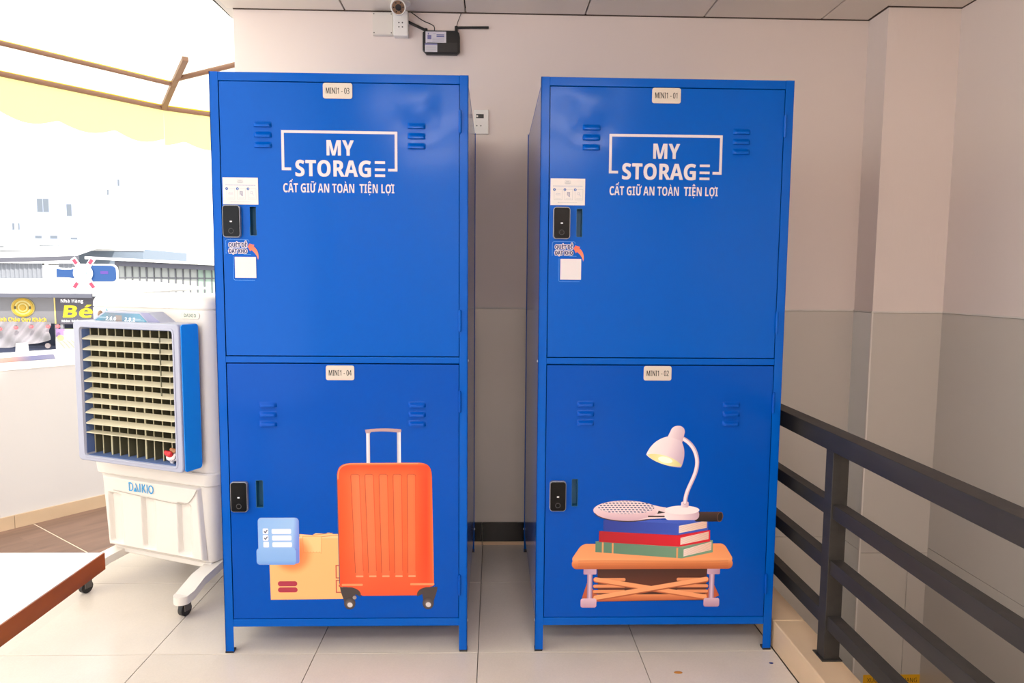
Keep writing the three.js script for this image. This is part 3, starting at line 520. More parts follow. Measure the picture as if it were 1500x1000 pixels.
function makeLocker(i, x, label) {
  bend = i;
  const t = group('storage_locker', label, 'locker', [x, 0, 0], 0, 'tall blue storage lockers'), P = 0.03, S = (a, b, c, d, e, f) => B(a, b, c, d, e, f, 0.0018);
  for (const [a, b, z0, z1] of [[0, P, -P, 0], [LW - P, LW, -P, 0], [0, P, -LD, -LD + P], [LW - P, LW, -LD, -LD + P]]) {
    const side = a === 0 ? [0, 0.0025] : [LW - 0.0025, LW], face = z1 === 0 ? [-0.0025, 0] : [-LD, -LD + 0.0025];
    const p = add('post', merge([B(a, b, 0.004, LH, ...face), B(...side, 0.004, LH, z0, z1)]), M.blue, t);
    add('foot', B(a === 0 ? a - 0.0008 : b - 0.0285, a === 0 ? a + 0.0285 : b + 0.0008, 0, 0.007, z1 === 0 ? -0.0285 : z0 - 0.0008, z1 === 0 ? 0.0008 : z0 + 0.0285), M.rubber, p);
  }
  for (const [y0, y1] of [[2.0525, LH], [1.0785, 1.101], [0.1, 0.1285]]) { add('rail', S(P, LW - P, y0, y1, -0.03, -0.0004), M.blue, t); }
  for (const y of [[1.08, 1.1], [0.1, 0.128], [2.05, 2.08]]) add('back_rail', B(P, LW - P, ...y, -LD, -LD + 0.003), M.blue, t);
  add('side_panel', B(0.0026, 0.004, 0.1, 2.063, -LD + 0.003, -0.003), M.blueSide, t);
  add('side_panel', B(LW - 0.004, LW - 0.0026, 0.1, 2.063, -LD + 0.003, -0.003), M.blueSide, t);
  add('back_panel', B(0.004, LW - 0.004, 0.1, 2.063, -LD + 0.003, -LD + 0.005), M.blue, t);
  add('top_panel', B(0.002, LW - 0.002, 2.063, 2.066, -LD + 0.003, -0.003), M.blue, t);
  add('shelf', B(0.004, LW - 0.004, 1.084, 1.09, -LD + 0.005, -0.031), M.cavity, t);
  add('bottom_panel', B(0.004, LW - 0.004, 0.102, 0.106, -LD + 0.005, -0.031), M.blue, t);
  for (const y of [1.088, 0.116]) for (const s of [0, 1]) for (const z of [-0.012, -LD + 0.012]) add('screw', at(new THREE.SphereGeometry(0.0055, 12, 8).scale(0.6, 1, 1), s ? LW + 0.0005 : -0.0005, y, z), M.steel, t);
  const up = makeDoor(t, 1.1045, 2.0495, { mat: M.blue, slot: i ? [0.132, 0.15, 1.534, 1.63] : [0.128, 0.149, 1.528, 1.626], louvers: [[0.179, i ? 1.914 : 1.908], [0.709, i ? 1.906 : 1.91]], hinges: [1.925, 1.232], lock: i ? [0.077, 1.58] : [0.0685, 1.574], number: ['MINI1 - 03', 'MINI1 - 01'][i], plate: [0.4385, i ? 2.024 : 2.023] });
  const dy = i ? 0.003 : 0;
  const moved = (n, tx, x0, y0, x1, y1, r) => decal(n, tx, x0, y0 + dy, x1, y1 + dy, up, 0.0009, r);
  moved('logo_print', logoTex, 0.232, 1.655, 0.652, 1.897);
  const sx = i ? 0.037 : 0.037, sy = i ? 1.643 : 1.633; decal('instruction_sticker', stickerTex, sx, sy, sx + 0.122, sy + 0.0925, up, 0.0016, 0.5);
  const c = i ? 0.004 : 0; decal('scan_print', scanTex, 0.036 + c, 1.365 + (i ? 0.004 : 0), 0.162 + c, 1.518 + (i ? 0.004 : 0), up, 0.0012);
  decal('blank_sticker', canvas(64, 64, (g) => { g.fillStyle = '#d3cdd0'; g.fillRect(0, 0, 64, 64); }), 0.0715 + c, 1.3785 + dy, 0.1455 + c, 1.452 + dy, up, 0.002, 0.5);
  const low = makeDoor(t, 0.1315, 1.0745, { mat: paintedDoorShade[1], slot: i ? [0.131, 0.15, 0.555, 0.654] : [0.126, 0.149, 0.551, 0.649], louvers: [[0.175, i ? 0.935 : 0.929], [0.707, i ? 0.935 : 0.93]], hinges: [0.941, 0.258], lock: i ? [0.0775, 0.595] : [0.0685, 0.593], number: ['MINI1 - 04', 'MINI1 - 02'][i], plate: [0.4335, i ? 1.047 : 1.0435] });
  i ? decal('lamp_and_books_print', studyTex, 0.094, 0.142, 0.778, 0.882, low) : decal('luggage_print', luggageTex, 0.108, 0.142, 0.804, 0.874, low);
  return t;
}
makeLocker(0, 0.0221, 'tall blue two-door locker with an orange suitcase printed on its lower door');
makeLocker(1, 1.1633, 'tall blue two-door locker with a desk lamp and books printed on its lower door');

// ------------------------------------------------------------------ air cooler
{
  const t = group('air_cooler', 'cream evaporative air cooler on castors with blue-sided louvre grille, left of the lockers', 'air cooler', [-0.514, 0, -0.4], -0.3840);
  const cx = -0.012, cz = -0.35;
  const S = (y, w, d, r, z = cz) => ({ y, x: cx, z, w, d, r });
  const tank = add('water_tank', loft([S(0.155, 0.58, 0.40, 0.04), S(0.163, 0.6, 0.415, 0.045), S(0.2, 0.607, 0.425, 0.045), S(0.505, 0.655, 0.462, 0.05)]), M.cream, t);
  // moulded front: three pockets, each deepest at its left edge
  const xs = lines(-0.29, 0.265, 110), ys = lines(0.172, 0.5, 60);
  add('moulded_front', sheet(xs, ys, (x, y) => {
    let p = 0; const sk = (0.42 - y) * -0.06;
    for (const [a, top] of [[-0.255, 0.425], [-0.06, 0.425], [0.145, 0.425]]) { const u = (x - a - sk) / 0.085, e = sm(-0.03, 0.06, u) * (1 - sm(0.45, 1.0, u)); p = Math.max(p, e * sm(top, top - 0.012, y) * sm(0.188, 0.196, y)); }
    return cz + 0.2135 + (y - 0.2) * 0.0607 + (0.02 - 0.021 * p) * sm(-0.29, -0.282, x) * sm(0.265, 0.257, x) * sm(0.5, 0.494, y) * sm(0.172, 0.178, y) - 0.002;
  }), M.cream, tank);
  const logo = canvas(600, 176, (g) => {                            // brand lettering, the first A open at its left
    g.fillStyle = g.strokeStyle = '#1f95cf'; g.lineWidth = 20; g.lineJoin = 'miter';
    g.beginPath(); g.moveTo(24, 24); g.lineTo(24, 152); g.lineTo(60, 152); g.bezierCurveTo(122, 150, 122, 26, 60, 24); g.closePath(); g.stroke();
    g.beginPath(); g.moveTo(176, 20); g.lineTo(238, 158); g.stroke(); g.beginPath(); g.moveTo(126, 162); g.lineTo(164, 84); g.lineTo(202, 162); g.closePath(); g.fill();
    g.fillRect(264, 14, 21, 148); g.fillRect(318, 14, 21, 148); g.beginPath(); g.moveTo(342, 92); g.lineTo(394, 16); g.moveTo(350, 80); g.lineTo(402, 160); g.stroke(); g.fillRect(430, 14, 21, 148);
    g.beginPath(); g.ellipse(528, 88, 50, 63, 0, 0, 7); g.stroke();
  });
  const lg = (n, w, h, x, y, z, tx, rx = 0) => { const m = add(n, new THREE.PlaneGeometry(w, h), print(tx), t); m.position.set(x, y, z); m.rotation.x = rx; return m; };
  lg('brand_lettering', 0.15, 0.046, -0.055, 0.464, cz + 0.2135 + 0.264 * 0.0607 + 0.0205, logo, 0.0);
  add('moulded_seam', tube([[0.262, 0.492, cz + 0.2535], [0.235, 0.455, cz + 0.2513], [0.205, 0.428, cz + 0.2497], [0.17, 0.42, cz + 0.249], [-0.22, 0.437, cz + 0.25]], 0.0016, 60, 6), std({ color: '#b5aba0', roughness: 0.5 }), tank);
  add('tank_lip', loft([S(0.503, 0.67, 0.47, 0.05), S(0.508, 0.69, 0.484, 0.055), S(0.556, 0.7, 0.49, 0.055), S(0.562, 0.69, 0.48, 0.05)]), M.cream, t);
  add('housing', loft([S(0.56, 0.686, 0.46, 0.055), S(1.243, 0.686, 0.46, 0.055), S(1.245, 0.676, 0.45, 0.05), S(1.248, 0.676, 0.45, 0.05), S(1.25, 0.686, 0.46, 0.055), S(1.272, 0.684, 0.458, 0.055), S(1.288, 0.672, 0.446, 0.055), S(1.298, 0.645, 0.42, 0.05), S(1.304, 0.58, 0.36, 0.05), S(1.3065, 0.4, 0.24, 0.05)]), M.cream, t);
  // grille: frame, blue side, air duct, louvres and vanes
  const gx = 0.001, gy = 0.893, FW = 0.585, FH = 0.602;
  const s = rrect(FW, FH, 0.02, gx, gy); s.holes.push(rrect(0.508, 0.55, 0.014, gx + 0.003, gy - 0.002, new THREE.Path()));
  const frame = add('grille_frame', ext(s, 0.105, 0.006, 3, 8).translate(0, 0, -0.105), M.paleGrey, t);
  { const s2 = rrect(0.532, 0.568, 0.018, gx + 0.002, gy - 0.001); s2.holes.push(rrect(0.512, 0.552, 0.014, gx + 0.003, gy - 0.002, new THREE.Path())); add('bezel', ext(s2, 0.006, 0.0015).translate(0, 0, -0.0035), M.paleGrey, frame); }
  const b = rrect(0.088, FH - 0.004, 0.012, -0.052, gy); add('side_panel', ext(b, 0.004, 0.0015, 2, 8).rotateY(Math.PI / 2).translate(gx + FW / 2 - 0.0008, 0, -0.106), M.coolBlue, t);
  const X0 = gx + 0.003 - 0.254, X1 = gx + 0.003 + 0.254, Y0 = gy - 0.277, Y1 = gy + 0.273;
  add('air_duct', merge([B(X0 - 0.001, X0 + 0.0015, Y0, Y1, -0.118, -0.008), B(X1 - 0.0015, X1 + 0.001, Y0, Y1, -0.118, -0.008), B(X0, X1, Y1 - 0.0015, Y1 + 0.001, -0.118, -0.008), B(X0, X1, Y0 - 0.001, Y0 + 0.0015, -0.118, -0.008)]), M.duct, t);
  add('duct_back', B(X0, X1, Y0, Y1, -0.1215, -0.1195), M.dark, t);
  for (let i = 0; i < 10; i++) {
    const y = 1.123 - i * 0.0452, flat = i === 9, w = X1 - X0 - 0.004, d = 0.041, sh = new THREE.Shape();
    sh.moveTo(-w / 2, 0); sh.lineTo(w / 2, 0); sh.lineTo(w / 2, d - 0.012); sh.quadraticCurveTo(w / 2, d, w / 2 - 0.014, d); sh.lineTo(-w / 2 + 0.008, d); sh.lineTo(-w / 2, d - 0.006); sh.closePath();
    const m = add('louvre', ext(sh, 0.0026, 0.0006).rotateX(Math.PI / 2).translate(0, 0.0013, -d / 2), M.khaki, t); m.position.set((X0 + X1) / 2, y, -0.021); m.rotation.x = flat ? 0.04 : 0.36 + 0.04 * (rnd() - 0.5); m.rotation.z = 0.004 * (rnd() - 0.5);
  }
  for (let i = 0; i < 10; i++) {
    const x = X0 + 0.004 + i * 0.0487, thick = i === 2 || i === 6;
    const w = thick ? 0.0075 : 0.0032, v = add('vane', B(x, x + w, Y0 + 0.002, Y1 - 0.002, -0.1, -0.045), M.vane, t); add('lit_vane_edge', B(x - 0.0003, x + w + 0.0003, Y0 + 0.002, Y1 - 0.002, -0.0455, -0.0425), M.vaneLitEdge, v);  // pale front edge and dark faces put light and shade into the colour
  }
  for (const y of [Y0 + 0.175, Y0 + 0.375]) add('vane_link', B(X0 + 0.03, X1 - 0.02, y, y + 0.004, -0.0448, -0.0405), M.khaki, t);
  add('louvre_link', at(cyl(0.0025, 0.0025, 0.24, 8), X0 + 0.44, 1.02, -0.004), M.vane, t);
  // control panel on top of the grille
  const pan = new THREE.Shape(); pan.moveTo(-0.247, 0); pan.lineTo(0.165, 0); pan.lineTo(0.09, 0.046); pan.lineTo(-0.16, 0.048); pan.closePath();
  add('control_panel', ext(pan, 0.075, 0.004, 2).translate(0, 1.188, -0.122), M.paleGrey, t);
  const scr = canvas(512, 80, (g) => {
    const l = g.createLinearGradient(0, 0, 512, 0); l.addColorStop(0, '#3f90ae'); l.addColorStop(0.35, '#6f7a85'); l.addColorStop(0.6, '#587d97'); l.addColorStop(1, '#5f9db5'); g.fillStyle = l; g.fillRect(0, 0, 512, 80);
    g.fillStyle = '#8f8078'; g.fillRect(214, 22, 60, 58); g.fillStyle = '#9fb4c0'; g.fillRect(20, 40, 110, 7); g.fillRect(340, 48, 110, 6); g.fillRect(390, 62, 90, 5);
    g.fillStyle = '#ffffff'; g.font = `bold 46px ${FONT}`; g.transform(1, 0, -0.15, 1, 0, 0); g.fillText('2.6.0', 126, 70); g.fillText('2.8.2', 306, 72); g.font = `12px ${FONT}`;
  });
  const sp = new THREE.Shape(); sp.moveTo(-0.224, 0.003); sp.lineTo(0.082, 0.003); sp.lineTo(0.036, 0.039); sp.lineTo(-0.155, 0.041); sp.closePath();
  add('display', unitUV(ext(sp, 0.002, 0.0005).translate(0, 1.188, -0.0475)), phy({ map: scr, roughness: 0.15 }), t);
  add('side_cover', (() => { const q = new THREE.Shape(); q.moveTo(0.09, 0.002); q.lineTo(0.159, 0.002); q.lineTo(0.088, 0.044); q.lineTo(0.044, 0.044); q.closePath(); return ext(q, 0.003, 0.0008).translate(0, 1.188, -0.0478); })(), std({ color: '#8e8cab', roughness: 0.4 }), t);
  add('brand_badge', plate(0.1, 0.029, 0.003, 0.013, 0.235, 1.222, cz + 0.229), std({ map: canvas(360, 104, (g) => { g.fillStyle = '#e6d8c6'; g.fillRect(0, 0, 360, 104); g.fillStyle = '#3c6a60'; fitText(g, 'DAIKIO', 60, 300, 76, 48); }), roughness: 0.4 }), t);
  add('filler_knob', at(new THREE.SphereGeometry(0.016, 16, 12).scale(0.9, 1.15, 0.7), -0.275, 1.214, cz + 0.229), std({ color: '#8d6f5a', roughness: 0.5 }), t);
  { const q = new THREE.Shape(); q.moveTo(-0.018, -0.017); q.lineTo(0.001, 0.019); q.lineTo(0.014, -0.016); q.closePath(); add('emblem', ext(q, 0.002).translate(-0.236, 1.222, cz + 0.2295), std({ color: '#2e97ac', roughness: 0.4 }), t); }
  // base with four legs and castors
  add('base_frame', merge([B(-0.29, 0.27, 0.128, 0.157, cz + 0.15, cz + 0.195, 0.008), B(-0.29, 0.27, 0.128, 0.157, cz - 0.19, cz - 0.15, 0.008), B(-0.27, -0.23, 0.13, 0.157, cz - 0.16, cz + 0.16, 0.008), B(0.21, 0.25, 0.13, 0.157, cz - 0.16, cz + 0.16, 0.008)]), M.cream, t);
  for (const [sx, zf] of [[-1, 1], [1, 1], [-1, -1], [1, -1]]) {
    const zt = zf > 0 ? 0.03 : -0.6, z0 = zf > 0 ? cz + 0.15 : cz - 0.15, xb = sx * 0.262, xt = sx * 0.293, secs = [[0, 0.156, 0.034], [0.55, 0.136, 0.036], [0.85, 0.108, 0.038], [1, 0.1, 0.032]];
    const pos = [], idx = [], mk = (x, y, z) => pos.push(x, y, z);
    secs.forEach(([u, y, w]) => { const z = z0 + (zt - z0) * u, x = xb + (xt - xb) * u; mk(x - w, y, z); mk(x + w, y, z); mk(x + w, y - 0.034, z); mk(x - w, y - 0.034, z); });
    for (let i = 0; i < 3; i++) for (let k = 0; k < 4; k++) { const a = 4 * i + k, c = 4 * i + (k + 1) % 4; zf > 0 ? idx.push(a, a + 4, c, c, a + 4, c + 4) : idx.push(a, c, a + 4, c, c + 4, a + 4); }
    idx.push(...(zf > 0 ? [12, 15, 14, 12, 14, 13] : [12, 14, 15, 12, 13, 14]));
    let g = new THREE.BufferGeometry(); g.setAttribute('position', new THREE.Float32BufferAttribute(pos, 3)); g.setAttribute('uv', new THREE.Float32BufferAttribute(new Float32Array(pos.length / 3 * 2), 2)); g.setIndex(idx); g.computeVertexNormals(); g = toCreasedNormals(g, 0.5);
    const leg = add('leg', merge([g, at(cyl(0.033, 0.033, 0.033, 24), xt, 0.0835, zt - zf * 0.004)]), M.cream, t);
    const wx = xt - sx * 0.012, wz = zt - zf * 0.026;
    add('castor_fork', merge([at(cyl(0.022, 0.022, 0.012, 18), xt, 0.067, zt - zf * 0.006), B(wx - 0.019, wx - 0.014, 0.024, 0.066, wz - 0.017, wz + 0.017, 0.002), B(wx + 0.014, wx + 0.019, 0.024, 0.066, wz - 0.017, wz + 0.017, 0.002), B(wx - 0.02, wx + 0.02, 0.056, 0.066, wz - 0.024, wz + 0.024, 0.004)]), M.plasticGrey, leg);
    add('castor_wheel', merge([at(cyl(0.027, 0.027, 0.02, 28), wx, 0.027, wz, 0, 0, 0)].map((q) => at(q, -wx, -0.027, -wz))).rotateZ(Math.PI / 2).translate(wx, 0.027, wz), M.rubber, leg);
  }
  add('drip_tray', B(-0.2, 0.18, 0.118, 0.126, cz - 0.14, cz + 0.14, 0.003), std({ color: '#cfd2d6', roughness: 0.35 }), t);
}
{ // crumpled wrapper lodged behind the lowest louvre
  const mk = (r, sx, k) => { const g = new THREE.IcosahedronGeometry(r, 2), p = g.attributes.position; for (let i = 0; i < p.count; i++) { const x = p.getX(i), y = p.getY(i), z = p.getZ(i), n = 0.62 + 0.8 * vnoise(x * 90 + k, y * 90 + z * 70); p.setXYZ(i, x * n * sx, y * n, z * n * 0.7); } g.computeVertexNormals(); return g; };
  const t = group('crumpled_wrapper', 'crumpled red and white wrapper stuck in the lower right corner of the cooler grille', 'wrapper', [-0.312, 0.634, -0.352], -0.384);
  add('foil', mk(0.021, 1.1, 3), std({ color: '#ddd5d3', roughness: 0.4 }), t).position.set(0, 0.007, 0);
  add('red_print', mk(0.014, 1.3, 9), std({ color: '#c01f2a', roughness: 0.45 }), t).position.set(-0.01, 0.026, 0.01);
  add('brown_corner', mk(0.011, 1.3, 5), std({ color: '#a36a42', roughness: 0.5 }), t).position.set(0.006, 0.039, 0.002);
}

// ------------------------------------------------------------------ stair railing
{
  const t = group('stair_railing', 'dark grey steel railing with one post and four horizontal bars beside the stairwell', 'railing', [2.15, 0.108, 0]);
  add('handrail', metreUV(B(-0.03, 0.033, 0.715, 0.777, ZW + 0.003, 2.72, 0.003)), M.rail, t);
  for (const y of [0.49, 0.3, 0.107]) add('rail', metreUV(B(-0.02, 0.022, y, y + 0.049, ZW + 0.016, 2.7, 0.002)), M.rail, t);
  for (const z of [0.212, 1.55, 2.64, -0.98]) { const p = add('post', metreUV(B(-0.027, 0.027, 0.0, 0.72, z, z + 0.05, 0.002)), M.rail, t); add('base_plate', B(-0.036, 0.034, 0, 0.004, z - 0.012, z + 0.06, 0.001), M.rail, p); }
}
{ const tx = canvas(640, 240, (g, w, h) => { g.fillStyle = '#f2b61a'; g.fillRect(0, 0, w, h); g.fillStyle = '#3a2c10'; fitText(g, 'XUỐNG CẦU THANG', 44, 596, 84, 46, 'normal'); g.beginPath(); g.moveTo(220, 150); g.lineTo(420, 150); g.lineTo(420, 128); g.lineTo(500, 170); g.lineTo(420, 212); g.lineTo(420, 190); g.lineTo(220, 190); g.fill(); });
  const s = tag(add('stair_sign', plate(0.305, 0.115, 0.002, 0.004, 0, 0, 0), std({ map: tx, roughness: 0.4 })), 'yellow stair sign on the dado of the column, behind the railing', 'sign'); s.position.set(3.067, -0.6855, CZ + 0.0032); }

// ------------------------------------------------------------------ wall fittings over the lockers
{ const t = group('junction_box', 'flat square off-white cover box high on the wall, left of the socket box', 'junction box', [0.456, 2.614, ZW]);
  add('box', B(-0.05, 0.05, -0.053, 0.056, 0, 0.022, 0.004), M.offWhite, t); add('cover', B(-0.049, 0.049, -0.05, 0.053, 0.0225, 0.026, 0.0015), M.offWhite, t);
  for (const [x, y] of [[-0.042, 0.045], [0.042, 0.045], [-0.042, -0.043], [0.042, -0.043]]) add('screw', at(cyl(0.0028, 0.0028, 0.002, 10), x, y, 0.0262, Math.PI / 2), M.plasticGrey, t); }
{ const t = group('socket_box', 'off-white surface socket box with four pin holes below the camera', 'socket', [0.545, 2.611, ZW]);
  add('box', B(-0.036, 0.036, -0.059, 0.058, 0, 0.045, 0.006), M.white, t);
  for (const [x, y] of [[-0.008, 0.002], [0.009, 0.002], [-0.008, -0.018], [0.009, -0.018]]) add('pin_hole', at(cyl(0.0035, 0.0035, 0.002, 12), x, y, 0.0448, Math.PI / 2), M.plasticGrey, t); }
{ const t = group('security_camera', 'white round security camera with dark lens under the ceiling', 'camera', [0.548, CEIL, -0.93]);
  add('mount', merge([at(cyl(0.045, 0.045, 0.008, 28), 0.01, -0.004, 0), at(cyl(0.014, 0.014, 0.03, 16), 0.01, -0.019, 0)]), M.white, t);
  const q = new THREE.Group(); q.name = 'head'; q.position.set(0, -0.034, 0.03); q.rotation.set(0.42, 0.15, 0); t.add(q);
  add('shell', new THREE.LatheGeometry([[0, -0.055], [0.024, -0.052], [0.033, -0.04], [0.036, -0.01], [0.036, 0.03], [0.034, 0.036], [0.03, 0.036], [0.029, 0.03]].map(([x, y]) => new THREE.Vector2(x, y)), 32).rotateX(Math.PI / 2), M.white, q);
  add('lens_plate', at(cyl(0.0295, 0.0295, 0.004, 28), 0, 0, 0.029, Math.PI / 2), std({ color: '#8a6a50', roughness: 0.3 }), q);
  add('lens', merge([at(cyl(0.014, 0.012, 0.01, 24), 0, 0, 0.034, Math.PI / 2), ...[0, 1, 2, 3, 4, 5].map((k) => at(new THREE.SphereGeometry(0.0035, 8, 6), 0.0215 * Math.cos(k * 1.047), 0.0215 * Math.sin(k * 1.047), 0.031))]), std({ color: '#101016', roughness: 0.4 }), q);
}
{ const t = group('wifi_router', 'black wireless router with two antennas and two white labels on the wall', 'router', [0.739, 2.53, ZW]);
  const s = shapeOf([[-0.09, 0.045], [-0.078, 0.056], [0.078, 0.056], [0.088, 0.045], [0.091, 0.03], [0.091, -0.04], [0.076, -0.056], [-0.072, -0.056], [-0.09, -0.038]]);
  add('body', ext(s, 0.03, 0.005, 2).translate(0, 0, 0.001), M.black, t); add('panel', ext(rrect(0.15, 0.045, 0.004, 0.005, -0.026), 0.002, 0.0008).translate(0, 0, 0.031), std({ color: '#2c2a2a', roughness: 0.45 }), t);
  add('antenna', merge([bar([-0.076, 0.06, 0.014], [-0.172, 0.102, 0.018], 0.011, 0.012), at(cyl(0.008, 0.008, 0.02, 12), -0.075, 0.058, 0.014)]), M.black, t);
  add('antenna', merge([bar([0.071, 0.075, 0.014], [0.232, 0.077, 0.018], 0.011, 0.011), at(cyl(0.008, 0.008, 0.03, 12), 0.073, 0.066, 0.014)]), M.black, t);
  add('label', plate(0.1, 0.054, 0.0012, 0.001, -0.025, 0.022, 0.0312), std({ map: canvas(300, 162, (g) => { g.fillStyle = '#d9d4dc'; g.fillRect(0, 0, 300, 162); g.fillStyle = '#7d78a8'; g.fillRect(28, 50, 56, 60); g.fillRect(34, 18, 14, 26); g.fillStyle = '#5a5f9a'; g.fillRect(160, 40, 112, 14); g.fillRect(160, 64, 112, 14); g.fillStyle = '#aaa7b6'; for (let i = 0; i < 4; i++) g.fillRect(100, 94 + i * 14, 170, 4); g.fillRect(110, 30, 40, 5); }), roughness: 0.5 }), t);
  add('label', plate(0.06, 0.04, 0.0012, 0.001, -0.048, -0.028, 0.0335), std({ map: canvas(180, 120, (g) => { g.fillStyle = '#d3d0d4'; g.fillRect(0, 0, 180, 120); g.fillStyle = '#8d8cb4'; g.fillRect(0, 0, 180, 24); g.fillStyle = '#b4b2bb'; for (let i = 0; i < 5; i++) g.fillRect(14, 40 + i * 15, 150, 4); }), roughness: 0.5 }), t);
  add('power_lead', tube([[-0.033, 0.052, 0.02], [-0.034, 0.075, 0.02], [-0.046, 0.086, 0.016], [-0.09, 0.108, 0.006], [-0.15, 0.149, 0.004]], 0.0022, 30, 8), M.black, t);
  add('network_lead', tube([[0.071, 0.074, 0.006], [0.08, 0.105, 0.004], [0.097, 0.149, 0.004]], 0.0015, 16, 6), M.black, t);
}
{ const t = group('wall_socket', 'white switch and socket plate on the wall between the lockers', 'socket', [0.936, 2.16, ZW]);
  add('plate', B(-0.036, 0.036, -0.06, 0.058, 0, 0.009, 0.003), M.white, t); add('switch', B(-0.026, 0.012, 0.016, 0.036, 0.009, 0.011, 0.001), M.black, t); add('marker', B(-0.024, -0.016, 0.021, 0.03, 0.0111, 0.012), M.white, t);
  for (const x of [-0.022, -0.002]) add('pin_hole', at(cyl(0.0035, 0.0035, 0.002, 12), x, -0.02, 0.0085, Math.PI / 2), M.plasticGrey, t); }

// ------------------------------------------------------------------ table in the corner of the frame
{ const t = group('cafe_table', 'white-topped table with a brown wooden edge at lower left', 'table', [-0.37, 0, 1.45]);
  const wood = std({ map: tex(512, 64, (u, v) => { const n = fbm(u * 6, v * 22, 5), s = 0.72 + 0.55 * n; return [150 * s, 80 * s, 28 * s]; }), roughness: 0.35 });
  add('tabletop', B(-0.4835, 0.4835, 0.712, 0.75, -0.5435, 0.5435, 0.001), phy({ color: '#f6f5f3', roughness: 0.12, clearcoat: 0.6, clearcoatRoughness: 0.04 }), t);
  for (const g of [B(0.4835, 0.486, 0.71, 0.749, -0.546, 0.546), B(-0.486, -0.4835, 0.71, 0.749, -0.546, 0.546), B(-0.4835, 0.4835, 0.71, 0.749, 0.5435, 0.546), B(-0.4835, 0.4835, 0.71, 0.749, -0.546, -0.5435)]) add('edge_band', metreUV(g), wood, t);
  add('pedestal', at(cyl(0.035, 0.035, 0.69, 24), 0, 0.365, 0), M.black, t); add('base', at(cyl(0.22, 0.24, 0.02, 36), 0, 0.01, 0), M.black, t); add('bracket', B(-0.2, 0.2, 0.7, 0.712, -0.2, 0.2, 0.003), M.black, t);
}
{ const g = new THREE.IcosahedronGeometry(0.008, 1).scale(1, 0.12, 0.7); tag(add('paint_flake', g, M.cavity), 'tiny dark blue paint flake on the floor by the right locker foot', 'paint flake').position.set(2.018, 0.0012, 0.093); }
{ const g = new THREE.IcosahedronGeometry(0.014, 1).scale(1.1, 0.09, 0.6); tag(add('dry_leaf_scrap', g, std({ color: '#b97a32', roughness: 0.8 })), 'small orange-brown scrap lying on the floor in front of the right locker', 'scrap').position.set(1.663, 0.0013, 0.149); }

